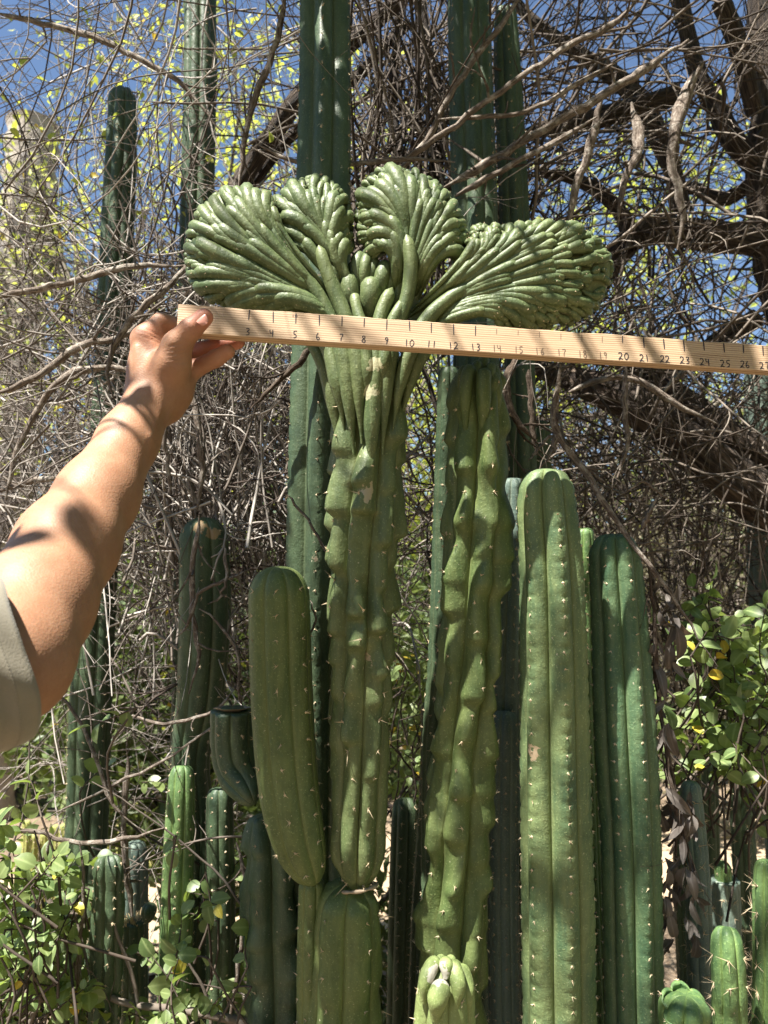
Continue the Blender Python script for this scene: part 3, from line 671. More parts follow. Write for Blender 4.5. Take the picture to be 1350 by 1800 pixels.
lobe("crest_lobe", [(682, 565), (700, 540), (730, 545)], [(688, 452), (718, 400), (778, 456)],
     [(650, 462), (632, 410), (632, 350), (655, 308), (700, 298), (745, 310), (785, 345), (810, 388), (818, 440), (800, 470)], H=0.031, dz=0.004, seed=8, levels=[(0.04, 0.72, 0.020), (0.24, 0.90, 0.0155), (0.48, 0.965, 0.0132), (0.70, 0.985, 0.0112), (0.88, 1.0, 0.0096)])
lobe("crest_lobe", [(700, 570), (712, 556), (720, 566), (690, 612)], [(806, 462), (880, 462), (895, 500), (830, 552)],
     [(818, 428), (846, 398), (900, 400), (960, 392), (1012, 398), (1052, 424), (1072, 465), (1064, 512), (1030, 552), (960, 574), (880, 580)], H=0.031, dz=0.0, lean=(-0.00003, 0), seed=11, levels=[(0.04, 0.60, 0.020), (0.26, 0.74, 0.016), (0.48, 0.82, 0.0145), (0.62, 0.89, 0.0125), (0.75, 0.94, 0.0112), (0.86, 0.98, 0.0105), (0.94, 1.0, 0.0095)])
for pts, w in [([(818, 760, .035), (818, 700, .042), (822, 660, .036), (829, 646, .026)], .0085), ([(834, 700, .02), (836, 655, .026), (841, 636, .018)], .0068), ([(846, 690, .01), (848, 645, .014), (853, 628, .006)], .0072),
               ([(848, 770, .036), (850, 710, .046), (850, 670, .042), (852, 650, .034)], .0095), ([(872, 740, .02), (872, 690, .024), (868, 660, .018), (866, 645, .01)], .0088), ([(806, 700, .012), (812, 660, .012), (818, 646, .004)], .0065), ([(858, 690, .026), (862, 655, .026), (864, 640, .018)], .0065)]:
    mb = MB(); finger(mb, np.array([P(a, b, 1.0 - c) for a, b, c in pts]), w, K=16, sides=12, taper=0.5, peak=0.6)
    obj("knob", mb.build("knob", M['olive'], "rib"), knob_root)
for pts, w in [([(744, 1760, .030), (748, 1725, .032), (758, 1700, .022), (770, 1690, .010)], .0085), ([(765, 1790, .040), (770, 1752, .044), (778, 1735, .038), (783, 1728, .034)], .0115), ([(800, 1770, .034), (806, 1735, .034), (800, 1708, .024), (793, 1692, .012)], .009),
               ([(820, 1780, .020), (822, 1745, .022), (816, 1715, .014), (806, 1698, .004)], .0085), ([(784, 1720, .03), (784, 1700, .026), (783, 1688, .014)], .008), ([(796, 1705, .016), (794, 1692, .01), (790, 1684, .0)], .006), ([(772, 1702, .014), (774, 1690, .008), (778, 1683, .0)], .006)]:
    mb = MB(); finger(mb, np.array([P(a, b, 0.868 - c) for a, b, c in pts]), w, K=16, sides=12, taper=0.5, peak=0.6)
    obj("knob", mb.build("knob", M['pale'], "rib"), tip_root)
# small curled heads in the notch of the fan
def curl(pts_list, name="crest_curl"):
    mb = MB()
    for pts, w in pts_list:
        finger(mb, np.array([P(a, b, CR - c) for a, b, c in pts]), w, K=14, sides=10, taper=0.55, peak=0.6)
    obj(name, mb.build(name, M['crest'], "rib"), crested)
curl([([(640, 550, 0.0), (630, 500, .012), (628, 465, .014), (634, 446, .004)], .0085), ([(648, 550, 0), (641, 500, .016), (642, 465, .018), (648, 448, .006)], .0075), ([(652, 550, 0), (652, 500, .012), (654, 472, .014), (660, 456, .004)], .007), ([(636, 550, 0.0), (622, 510, .006), (618, 480, .006), (622, 462, .0)], .007)])
curl([([(668, 560, 0), (668, 515, .014), (672, 485, .018), (680, 462, .008)], .010), ([(676, 560, 0), (680, 515, .010), (688, 485, .012), (690, 468, .0)], .009), ([(690, 560, 0), (700, 510, .008), (706, 475, .008), (706, 450, .0)], .0085)])
curl([([(650, 585, .006), (650, 545, .018), (652, 512, .022), (652, 492, .014)], .0135), ([(626, 585, .006), (620, 545, .018), (614, 505, .022), (612, 484, .014)], .0115), ([(604, 560, .006), (590, 520, .018), (588, 480, .022), (594, 440, .016), (604, 426, .01)], .0085)])
# long ribs running from the stem up into the fan
def ribs(lst):
    mb = MB()
    for w0, w1, pts in lst:
        c = cr(np.array([P(a, b, CR - f + 0.003) for a, b, f in pts]), 30)
        x = np.linspace(0, 1, 30); r = 1.28 * (w0 + (w1 - w0) * x)
        r = r * np.sqrt(np.clip(1 - np.clip((x - 0.93) / 0.07, 0, 1) ** 2, 0.001, 1)) * (0.12 + 0.88 * smooth(x / 0.34))
        r *= 1 + 0.06 * np.sin(x * 17 + pts[0][0])
        v, q = tubes(c[None], r[None], 14); mb.add(v, q, a=np.repeat(0.25 + 0.65 * x, 14))
    obj("fan_rib", mb.build("fan_rib", M['crest'], "rib"), crested)
for one in [
    (.0085, .006, [(606, 760, .030), (596, 690, .034), (582, 630, .030), (560, 585, .022), (520, 545, .02), (470, 528, .022)]),
    (.0100, .006, [(622, 800, .036), (614, 700, .042), (606, 635, .040), (590, 580, .034), (560, 520, .032), (520, 470, .032), (490, 440, .03)]),
    (.0095, .006, [(636, 780, .042), (632, 700, .046), (628, 630, .044), (612, 570, .040), (592, 520, .036), (572, 470, .036), (560, 430, .034)]),
    (.0095, .006, [(652, 840, .044), (654, 740, .048), (660, 650, .046), (662, 590, .040), (672, 545, .034), (690, 505, .028)]),
    (.0090, .006, [(672, 800, .040), (676, 700, .044), (684, 630, .042), (696, 575, .038), (716, 520, .036), (722, 460, .036), (714, 410, .034)]),
    (.0085, .006, [(690, 760, .034), (702, 680, .038), (722, 615, .036), (752, 560, .034), (800, 518, .034), (860, 488, .034), (920, 470, .032)]),
    (.0080, .006, [(704, 740, .022), (722, 670, .026), (748, 610, .026), (790, 565, .026), (840, 545, .026), (900, 540, .024)]),
    (.0075, .005, [(644, 720, .046), (646, 650, .050), (640, 590, .046), (628, 545, .04), (622, 515, .03)]),
    (.0075, .005, [(668, 700, .046), (674, 640, .048), (682, 590, .044), (700, 545, .04), (716, 525, .03)]),
    (.0080, .005, [(598, 800, .018), (584, 700, .020), (562, 630, .016), (530, 580, .012), (480, 556, .014)]),
]: ribs([one])

# ------------------------------------------------------------------ the measuring stick
A0 = P(312, 559, 0.83); A1 = P(1310, 627, 0.92)
ex = A1 - A0; ex /= np.linalg.norm(ex)
ey = np.array([0, math.cos(math.radians(5)), -math.sin(math.radians(5))]); ey = ey - ex * ey.dot(ex); ey /= np.linalg.norm(ey)
ez = np.cross(ex, ey)
MR = Matrix(((ex[0], ey[0], ez[0], A0[0]), (ex[1], ey[1], ez[1], A0[1]), (ex[2], ey[2], ez[2], A0[2]), (0, 0, 0, 1)))
HH, TH, LL = 0.0168, 0.013, 0.80
n = 160; xs = np.linspace(0, LL, n)
lr = np.random.default_rng(4)
chip = 0.0006 * np.sin(xs * 60) * np.sin(xs * 23) + lr.normal(0, 0.00012, n)
prof = []
for x, c in zip(xs, chip):
    b = 0.0009
    prof.append([(x, b, HH + c), (x, TH - b, HH + c * 0.3), (x, TH, HH - b), (x, TH, -HH + b), (x, TH - b, -HH), (x, b, -HH), (x, 0, -HH + b), (x, 0, HH - b + c)])
V = np.array(prof).reshape(-1, 3)
i = np.arange(n - 1)[:, None] * 8; j = np.arange(8)[None]; j2 = (j + 1) % 8
Q = np.stack([i + j, i + 8 + j, i + 8 + j2, i + j2], -1).reshape(-1, 4)[:, ::-1]
T = [[0, a, a + 1] for a in range(1, 7)] + [[(n - 1) * 8, (n - 1) * 8 + a + 1, (n - 1) * 8 + a] for a in range(1, 7)]
me = mesh("measuring_stick", V, Q, T, M['wood'], None, False)
stick = bpy.data.objects.new("measuring_stick", me); COL.objects.link(stick); stick.matrix_world = MR
tag(stick, "pale pine measuring stick with hand drawn inch marks held before the crest", "ruler")
DIG = {'0': [[(.5, 1), (.1, .7), (.1, .3), (.45, 0), (.85, .3), (.85, .7), (.5, 1)]], '1': [[(.5, 1), (.5, 0)]],
       '2': [[(.1, .8), (.4, 1), (.8, .8), (.6, .45), (.05, 0), (.5, .1), (.95, .02)]],
       '3': [[(.15, .95), (.6, 1), (.75, .75), (.35, .55), (.75, .4), (.65, .1), (.15, 0)]],
       '4': [[(.15, 1), (.2, .55), (.75, .55)], [(.72, 1), (.7, 0)]],
       '5': [[(.85, 1), (.3, .97), (.25, .6), (.7, .5), (.75, .15), (.2, 0)]],
       '6': [[(.6, 1), (.25, .6), (.2, .2), (.5, 0), (.8, .2), (.6, .42), (.25, .3)]],
       '7': [[(.1, .98), (.8, 1), (.5, .4), (.45, 0)]],
       '8': [[(.5, .55), (.2, .8), (.5, 1), (.8, .8), (.5, .55), (.15, .25), (.5, 0), (.85, .25), (.5, .55)]],
       '9': [[(.75, .85), (.4, 1), (.2, .75), (.5, .55), (.78, .85), (.65, .4), (.5, 0)]],
       'i': [[(.5, .6), (.5, 0)], [(.5, .9), (.5, .84)]], 'n': [[(.15, .6), (.15, 0)], [(.15, .45), (.5, .62), (.8, .45), (.8, 0)]]}
def stroke(mb, pts, w):
    p = cr(np.array([[x, 0, z] for x, z in pts]), max(2, 5 * (len(pts) - 1)) if len(pts) > 2 else 4)
    t = np.gradient(p, axis=0); t /= np.linalg.norm(t, axis=1, keepdims=True) + 1e-9
    nn = np.stack([-t[:, 2], t[:, 0] * 0, t[:, 0]], -1)
    ww = w * (1 + 0.25 * np.sin(np.arange(len(p)) * 1.3))[:, None]
    a, b = p + nn * ww, p - nn * ww
    k = len(p); V = np.concatenate([a, b]); V[:, 1] = -0.00025
    j = np.arange(k - 1); mb.add(V, np.stack([j, j + 1, j + 1 + k, j + k], 1), a=0.5)
def mark(name, strokes, mt, w):
    mb = MB()
    for s in strokes: stroke(mb, s, w)
    obj(name, mb.build(name, mt, "var", False), stick, world_verts=False)
for i in range(3, 29):
    x = i * 0.0254 + rnd.uniform(-.0004, .0004); late = i >= 20
    faded = 13 < i < 20
    mt = M['ink_faded'] if faded else M['ink']; w = 0.0007 if i >= 21 else (0.0003 if faded else 0.0005)
    top = HH - 0.0012 - (0.002 if faded else 0); ln = (0.0128 if not faded else 0.0088) * rnd.uniform(0.85, 1.12)
    if i in (14, 15, 16, 20): ln *= 0.8
    mark("tick_mark", [[(x, top), (x + rnd.uniform(-.0006, .0006), top - ln)]], mt, w)
    txt = str(i); h = 0.0082 if i < 20 else 0.0086; cw = 0.0062 if i < 20 else 0.0068; z0 = -HH + 0.0022 + rnd.uniform(-.0006, .0006)
    st = []
    for c, ch in enumerate(txt):
        ox = x - cw * len(txt) / 2 + c * cw + (-0.0002 if len(txt) == 1 else 0)
        tl = rnd.uniform(-.12, .12)
        for s in DIG[ch]:
            st.append([(ox + (a * 0.85 + b * tl) * cw + rnd.uniform(-.00012, .00012), z0 + b * h + rnd.uniform(-.00012, .00012)) for a, b in s])
    mark("numeral", st, M['ink_faded'] if 13 < i < 20 else M['ink'], 0.0006 if i >= 20 else 0.00048)
x = 5 * 0.0254 - 0.005
mark("unit_mark", [[(x + c * 0.0036 + a * 0.003, HH - 0.006 + b * 0.004) for a, b in s] for c, ch in enumerate("in") for s in DIG[ch]], M['ink'], 0.00025)

# ------------------------------------------------------------------ the arm
def build_person():
    rd = []   # (group, a, b, ra, rb)
    D = lambda px, py, d: P(px, py, d)
    body = [
        (D(268, 700, .842), D(225, 775, .80), .0262, .0288), (D(225, 775, .80), D(172, 872, .745), .0288, .0368), (D(172, 872, .745), D(118, 960, .69), .0368, .0425),
        (D(118, 960, .69), D(62, 1062, .625), .0425, .0445), (D(62, 1062, .625), D(10, 1160, .57), .0445, .0455), (D(10, 1160, .57), D(-230, 1215, .50), .0455, .0465), (D(-230, 1215, .50), D(-700, 1290, .41), .0465, .05),
        # palm and metacarpals
        (D(268, 700, .845), D(263, 655, .85), .0250, .0220), (D(258, 672, .852), D(254, 598, .85), .0165, .0145), (D(275, 672, .85), D(272, 596, .862), .0165, .0135),
        (D(288, 680, .855), D(290, 615, .868), .0165, .0125), (D(300, 685, .86), D(306, 640, .872), .014, .011),
        # thumb root
        (D(290, 694, .838), D(303, 640, .828), .0165, .0165), (D(303, 640, .828), D(311, 607, .822), .0165, .0145),
        (D(318, 690, .85), D(324, 655, .862), .011, .010), (D(322, 670, .858), D(300, 720, .85), .0085, .0115),
    ]
    fingers = [
        [(D(311, 607, .822), D(334, 580, .816), .0140, .0122), (D(334, 580, .816), D(359, 558, .8165), .0122, .0098)],                      # thumb
        [(D(252, 596, .852), D(284, 567, .862), .0125, .0112), (D(284, 567, .862), D(326, 575, .870), .0105, .0090), (D(326, 575, .87), D(372, 583, .868), .0088, .0075)],   # index behind the stick
        [(D(288, 612, .868), D(332, 620, .882), .0115, .0106), (D(332, 620, .882), D(386, 608, .876), .0103, .0094), (D(386, 608, .876), D(418, 601, .873), .0094, .0085)],   # middle
        [(D(306, 644, .868), D(344, 648, .862), .0108, .0102), (D(344, 648, .862), D(380, 630, .855), .0100, .0096), (D(380, 630, .855), D(400, 618, .852), .0096, .0086)],    # ring
        [(D(306, 655, .885), D(335, 652, .893), .009, .009), (D(335, 652, .893), D(368, 632, .89), .0085, .007)],
    ]
    def seg(p, a, b, ra, rb):
        ab = b - a; t = np.clip(((p - a) @ ab) / ab.dot(ab), 0, 1)
        q = p - a - t[..., None] * ab
        return np.sqrt((q * q).sum(-1)) - (ra + (rb - ra) * t)
    def smin(x, y, k):
        h = np.clip(0.5 + 0.5 * (y - x) / k, 0, 1); return y * (1 - h) + x * h - k * h * (1 - h)
    # raised tendons / veins on the wrist
    cords = [(D(150, 880, .705), D(215, 770, .772), .0022, .0022), (D(128, 985, .665), D(190, 880, .722), .0024, .002), (D(190, 960, .70), D(232, 850, .752), .002, .0018), (D(282, 706, .825), D(262, 770, .783), .0028, .0022), (D(300, 712, .836), D(288, 742, .822), .004, .003), (D(250, 690, .828), D(240, 612, .835), .003, .0025), (D(272, 676, .830), D(268, 606, .842), .003, .0028)]
    def sdf(p):
        dbody = None
        for s in body:
            v = seg(p, *s); dbody = v if dbody is None else smin(dbody, v, 0.016)
        for s in cords: dbody = smin(dbody, seg(p, *s), 0.006)
        df = None
        for f in fingers:
            dc = None
            for s in f:
                v = seg(p, *s); dc = v if dc is None else smin(dc, v, 0.0035)
            df = dc if df is None else smin(df, dc, 0.0012)
        return smin(dbody, df, 0.0075)
    allp = np.array([q for s in body for q in s[:2]] + [q for f in fingers for s in f for q in s[:2]])
    h = 0.00185
    lo = allp.min(0) - 0.035; lo[2] = max(lo[2], 0.9); hi = allp.max(0) + 0.035
    hi = np.minimum(hi, 9); BS = 14
    nb = np.ceil((hi - lo) / (h * BS)).astype(int); N = nb * BS + 1
    F = np.full(N, 1.0, dtype=np.float32)
    cen = [lo[k] + (np.arange(nb[k]) + 0.5) * BS * h for k in range(3)]
    G = np.stack(np.meshgrid(*cen, indexing='ij'), -1); dcen = sdf(G.reshape(-1, 3)).reshape(nb)
    F[...] = 0.05
    loc = np.stack(np.meshgrid(*[np.arange(BS + 1)] * 3, indexing='ij'), -1).reshape(-1, 3) * h
    for b in np.argwhere(np.ones(nb, bool)):
        dv = dcen[tuple(b)]; s = tuple(slice(b[k] * BS, b[k] * BS + BS + 1) for k in range(3))
        if abs(dv) > BS * h * 0.9 + 0.004:
            F[s] = np.where(F[s] == np.float32(0.05), np.sign(dv) * 0.05, F[s]); continue
        F[s] = sdf(lo + b * BS * h + loc).reshape(BS + 1, BS + 1, BS + 1)
    # surface nets
    ins = F < 0
    c8 = [(i, j, k) for i in (0, 1) for j in (0, 1) for k in (0, 1)]
    sl = lambda i, j, k: (slice(i, N[0] - 1 + i), slice(j, N[1] - 1 + j), slice(k, N[2] - 1 + k))
    cnt = sum(ins[sl(*c)].astype(np.int8) for c in c8)
    act = np.argwhere((cnt > 0) & (cnt < 8))
    idx = -np.ones(N - 1, dtype=np.int64); idx[tuple(act.T)] = np.arange(len(act))
    acc = np.zeros((len(act), 3)); num = np.zeros(len(act))
    for ea in range(8):
        for eb in range(ea + 1, 8):
            a, b = np.array(c8[ea]), np.array(c8[eb])
            if np.abs(a - b).sum() != 1: continue
            fa = F[tuple((act + a).T)]; fb = F[tuple((act + b).T)]; x = (fa < 0) != (fb < 0)
            t = np.where(x, fa / np.where(fa == fb, 1, fa - fb), 0)
            acc += x[:, None] * (a + t[:, None] * (b - a)); num += x
    V = lo + (act + acc / num[:, None]) * h
    Q = []
    for ax in range(3):
        o1, o2 = [(1, 2), (2, 0), (0, 1)][ax]
        s0 = [slice(1, N[k] - 1) for k in range(3)]; s0[ax] = slice(0, N[ax] - 1)
        s1 = list(s0); s1[ax] = slice(1, N[ax])
        A, B = ins[tuple(s0)], ins[tuple(s1)]
        e = np.argwhere(A != B)
        off = np.ones(3, int); off[ax] = 0; e = e + off
        d1 = np.zeros(3, int); d1[o1] = 1; d2 = np.zeros(3, int); d2[o2] = 1
        qd = np.stack([idx[tuple((e - d1 - d2).T)], idx[tuple((e - d2).T)], idx[tuple(e.T)], idx[tuple((e - d1).T)]], 1)
        fl = ins[tuple(e.T)]
        qd = np.where(fl[:, None], qd, qd[:, ::-1]); Q.append(qd[(qd >= 0).all(1)])
    Q = np.concatenate(Q)
    par = np.arange(len(V))
    while True:
        mn = par[Q].min(1); new = par.copy()
        for k in range(4): np.minimum.at(new, Q[:, k], mn)
        new = new[new]
        if (new == par).all(): break
        par = new
    main = np.bincount(par).argmax(); kv = par == main; re = np.cumsum(kv) - 1
    Q = re[Q[kv[Q].all(1)]]; V = V[kv]
    # a little Laplacian smoothing
    E = np.concatenate([Q[:, [0, 1]], Q[:, [1, 2]], Q[:, [2, 3]], Q[:, [3, 0]]])
    for _ in range(4):
        sacc = np.zeros_like(V); c = np.zeros(len(V))
        np.add.at(sacc, E[:, 0], V[E[:, 1]]); np.add.at(sacc, E[:, 1], V[E[:, 0]]); np.add.at(c, E[:, 0], 1); np.add.at(c, E[:, 1], 1)
        V = V * 0.45 + 0.55 * sacc / c[:, None]
    # skin creases across the thumb base and knuckles
    def crease(V, a, b, count, depth, wid):
        ab = b - a; L = np.linalg.norm(ab); u = ab / L
        rel = V - a; x = rel @ u; dperp = np.linalg.norm(rel - x[:, None] * u, axis=1)
        w = np.exp(-(dperp / wid) ** 4) * smooth(x / (0.15 * L)) * smooth((L - x) / (0.15 * L))
        return w * depth * (0.5 + 0.5 * np.cos(x / L * count * 2 * np.pi))
    cr_ = crease(V, D(306, 600, .808), D(316, 645, .812), 6, 0.0009, 0.011) + crease(V, D(326, 589, .80), D(338, 574, .80), 3, 0.0006, 0.012) + crease(V, D(268, 575, .84), D(258, 600, .835), 4, 0.0008, 0.014)
    nv = V - (lo + 0) * 0
    vn = np.zeros_like(V); fnn = np.cross(V[Q[:, 2]] - V[Q[:, 0]], V[Q[:, 3]] - V[Q[:, 1]])
    for k in range(4): np.add.at(vn, Q[:, k], fnn)
    vn /= np.linalg.norm(vn, axis=1, keepdims=True) + 1e-12
    V = V - vn * cr_[:, None]
    tips = [D(362, 555, .815), D(416, 598, .868), D(396, 611, .866), D(368, 632, .89)]
    red = np.zeros(len(V))
    for tpt in tips: red = np.maximum(red, np.exp(-(np.linalg.norm(V - tpt, axis=1) / 0.022) ** 2))
    red = np.maximum(red, 0.45 * np.exp(-(np.linalg.norm(V - D(350, 625, .875), axis=1) / 0.035) ** 2))
    red = np.maximum(red, 0.35 * np.exp(-(np.linalg.norm(V - D(265, 590, .845), axis=1) / 0.02) ** 2))
    me = mesh("body", V, Q, None, M['skin'], {"var": red})
    base = D(-700, 1290, .41)
    root = empty("person", (base[0], base[1], base[2] - 0.1), "person's bare forearm and hand in a khaki sleeve holding up the wood stick", "person")
    body_o = obj("body", me, root)
    # thumbnail
    a, b = D(347, 567.5, .8055), D(361.5, 554, .8075)
    u = (b - a); Ln = np.linalg.norm(u); u /= Ln
    nrm = -FW * 0.93 + UP * 0.30 + RT * -0.15; nrm -= u * nrm.dot(u); nrm /= np.linalg.norm(nrm); sd = np.cross(u, nrm)
    nu, nv_ = 9, 9; Vn = []
    for iu in range(nu):
        for iv in range(nv_):
            x = iu / (nu - 1); y = iv / (nv_ - 1) * 2 - 1
            wdt = 0.0074 * (1 - 0.30 * abs(x * 2 - 1) ** 3)
            c = a + u * Ln * x - u * 0.0016 * y * y * (1 if x > .5 else -0.6)
            Vn.append(c + sd * wdt * y + nrm * (0.0011 - 0.0030 * y * y - 0.0008 * (x - .4) ** 2))
    i = np.arange(nu - 1)[:, None] * nv_; j = np.arange(nv_ - 1)[None]
    Qn = np.stack([i + j, i + j + 1, i + nv_ + j + 1, i + nv_ + j], -1).reshape(-1, 4)
    nail = obj("fingernail", mesh("fingernail", Vn, Qn, None, M['nail']), body_o)
    # sleeve: a short cloth tube round the upper arm with a turned hem
    c0, c1 = D(10, 1166, .545), D(-745, 1290, .40)
    ax = c1 - c0; LA = np.linalg.norm(ax); ax /= LA
    s1 = np.cross(ax, UP); s1 /= np.linalg.norm(s1); s2 = np.cross(ax, s1)
    na, nl = 72, 44; Vs = []
    for outer in (1, 0):
        for k in range(nl):
            f = k / (nl - 1)
            for q in range(na):
                an = 2 * math.pi * q / na
                r_ = 0.0545 + 0.03 * f + 0.0028 * math.sin(an * 3 + f * 9) + 0.003 * math.sin(an * 7 - f * 23 + math.sin(an * 2)) * (0.25 + f) - 0.0016 * (not outer)
                hem = 0.0022 if f < 0.10 else 0
                seam = -0.0009 if 0.10 <= f < 0.125 else 0
                Vs.append(c0 + ax * (LA * f ** 1.1 + 0.006 * math.sin(an * 2)) + (s1 * math.cos(an) + s2 * math.sin(an)) * (r_ + (hem + seam) * outer))
    stm = MB()
    for q in range(150):
        an = 2 * math.pi * q / 150; pp = []
        for e in (0.0, 0.012, 0.024):
            a_ = an + e; f = 0.085
            pp.append(c0 + ax * (LA * f ** 1.1 + 0.006 * math.sin(a_ * 2)) + (s1 * math.cos(a_) + s2 * math.sin(a_)) * (0.0545 + 0.03 * f + 0.0028 * math.sin(a_ * 3 + f * 9) + 0.003 * math.sin(a_ * 7 - f * 23 + math.sin(a_ * 2)) * (0.25 + f) + 0.0024))
        v_, q_ = tubes([pp], [[0.0003] * 3], 4); stm.add(v_, q_, a=0.3)
    Qs = []
    for w_ in (0, 1):
        for k in range(nl - 1):
            for q in range(na):
                o = w_ * na * nl
                f_ = [o + k * na + q, o + k * na + (q + 1) % na, o + (k + 1) * na + (q + 1) % na, o + (k + 1) * na + q]
                Qs.append(f_ if w_ else f_[::-1])
    for q in range(na): Qs.append([q, (q + 1) % na, na * nl + (q + 1) % na, na * nl + q])
    slv = tag(obj("sleeve", mesh("sleeve", Vs, Qs, None, M['cloth']), root), "khaki cloth sleeve with a stitched hem")
    so = obj("stitching", stm.build("stitching", plain("thread", (0.33, 0.3, 0.24), 0.9)), slv); so["kind"] = "stuff"
build_person()

# ------------------------------------------------------------------ twigs, limbs and trees
def walk(start, dirn, length, K, curl, droop, wig, g):
    N = len(start); pts = np.zeros((N, K, 3)); pts[:, 0] = start
    d = dirn / np.linalg.norm(dirn, axis=1, keepdims=True); step = (length / (K - 1))[:, None]
    cv = g.normal(0, 1, (N, 3)) * curl
    for k in range(1, K):
        cv = cv * 0.95 + g.normal(0, 1, (N, 3)) * curl * 0.22
        d = d + cv + g.normal(0, 1, (N, 3)) * wig + np.array([0, 0, -1.0]) * droop
        d /= np.linalg.norm(d, axis=1, keepdims=True)
        pts[:, k] = pts[:, k - 1] + d * step
    return pts

def twig_region(mb, g, rect, dep, n, ln, r, ang=(0, 180), curl=0.12, droop=0.0, wig=0.10, depth_dir=0.5, kids=2, K=13, sides=4, var=(0.1, 1.0), mind=0.0):
    x0, y0, x1, y1 = rect
    c = np.array([P(g.uniform(x0, x1), g.uniform(y0, y1), g.uniform(*dep)) for _ in range(n)])
    a = np.radians(g.normal((ang[0] + ang[1]) / 2, (ang[1] - ang[0]) / 2, n)) if ang[1] - ang[0] < 180 else g.uniform(0, 2 * np.pi, n)
    d = np.cos(a)[:, None] * RT + np.sin(a)[:, None] * np.array([0, 0, 1.0]) + g.normal(0, depth_dir, n)[:, None] * np.array([0, 1.0, 0])
    d /= np.linalg.norm(d, axis=1, keepdims=True)
    L = g.uniform(*ln, n); pts = walk(c - d * L[:, None] * 0.5, d, L, K, curl, droop, wig, g)
    R = g.uniform(*r, n)[:, None] * np.linspace(1, 0.45, K)[None]
    def put(pts, R, v):
        if mind: pts[..., 1] = np.maximum(pts[..., 1], mind + 0.06 * np.abs(np.sin(pts[..., 2] * 9 + pts[..., 0] * 5)))
        V, Q = tubes(pts, R, sides); mb.add(V, Q, a=np.repeat(v, pts.shape[1] * sides))
    v = g.uniform(*var, n); put(pts, R, v)
    if kids:
        m = n * kids; pi = g.integers(0, n, m); ki = g.integers(1, K - 1, m)
        st = pts[pi, ki]; dd = pts[pi, ki + 1] - pts[pi, ki]; dd /= np.linalg.norm(dd, axis=1, keepdims=True) + 1e-9
        dd = dd + g.normal(0, 0.75, (m, 3)); L2 = L[pi] * g.uniform(0.15, 0.5, m); K2 = 8
        p2 = walk(st, dd, L2, K2, curl * 1.3, droop, wig * 1.3, g)
        put(p2, (R[pi, ki] * g.uniform(0.45, 0.8, m))[:, None] * np.linspace(1, 0.35, K2)[None], np.clip(v[pi] + g.normal(0, .15, m), 0, 1))

def limb(parent, pts, name="limb", skin='bark', sides=12, rough=0.16, seed=0, n=None):
    """pts rows: (px, py, distance, half thickness px)"""
    lr = np.random.default_rng(seed + len(pts))
    W = np.array([[*P(a, b, c), h * c / FPX] for a, b, c, h in pts])
    L = np.linalg.norm(np.diff(W[:, :3], axis=0), axis=1).sum(); n = n or max(14, int(L / 0.02))
    C = cr(W, n)
    if skin != 'bark':
        C[:, 3] *= (1 - 0.6 * smooth((np.linspace(0, 1, n) - 0.75) / 0.25)) * (0.35 + 0.65 * smooth(np.linspace(0, 1, n) / 0.16))
        for _ in range(max(1, int(L / 0.09))): C[:, 3] *= 1 + lr.uniform(0.05, 0.28) * np.exp(-((np.arange(n) - lr.uniform(0, n)) / 1.3) ** 2)
        C[1:-1, :3] += lr.normal(0, 0.0012, (n - 2, 3))
    V, Q = tubes(C[None, :, :3], C[None, :, 3], sides)
    V = V.reshape(n, sides, 3); cen = C[:, None, :3]
    an = np.arange(sides) / sides * 2 * np.pi; zz = np.arange(n)
    f = 1 + rough * (np.sin(an[None] * 3 + zz[:, None] * 0.35 + seed) * 0.6 + np.sin(an[None] * 5 - zz[:, None] * 0.21) * 0.4) + lr.normal(0, rough * 0.3, (n, sides))
    V = cen + (V - cen) * f[..., None]
    V = V.reshape(-1, 3); A = np.repeat(lr.uniform(0.25, 0.85), n * sides)
    sl = np.concatenate([[0], np.cumsum(np.linalg.norm(np.diff(C[:, :3], axis=0), axis=1))]) + seed * 3.7
    BU, BV, BL = np.tile(np.cos(an), n), np.tile(np.sin(an), n), np.repeat(sl, sides)
    if skin != 'bark' and L > 0.12:
        m = max(2, int(L / 0.07)); ki = lr.integers(1, n - 2, m)
        dd = C[ki + 1, :3] - C[ki, :3]; dd /= np.linalg.norm(dd, axis=1, keepdims=True); dd = dd + lr.normal(0, 0.7, (m, 3))
        p2 = walk(C[ki, :3], dd, lr.uniform(0.02, 0.10, m), 6, 0.15, 0.0, 0.15, lr)
        V2, Q2 = tubes(p2, (C[ki, 3] * 0.5)[:, None] * np.linspace(1, 0.35, 6)[None], 5)
        Q = np.concatenate([Q, Q2 + len(V)]); V = np.concatenate([V, V2]); A = np.concatenate([A, np.full(len(V2), A[0])])
        BU, BV, BL = [np.concatenate([x, lr.uniform(0, 2, len(V2))]) for x in (BU, BV, BL)]
    return obj(name, mesh(name, V, Q, None, M[skin], {"var": A, "bu": BU, "bv": BV, "bl": BL}), parent)

g = np.random.default_rng(11)
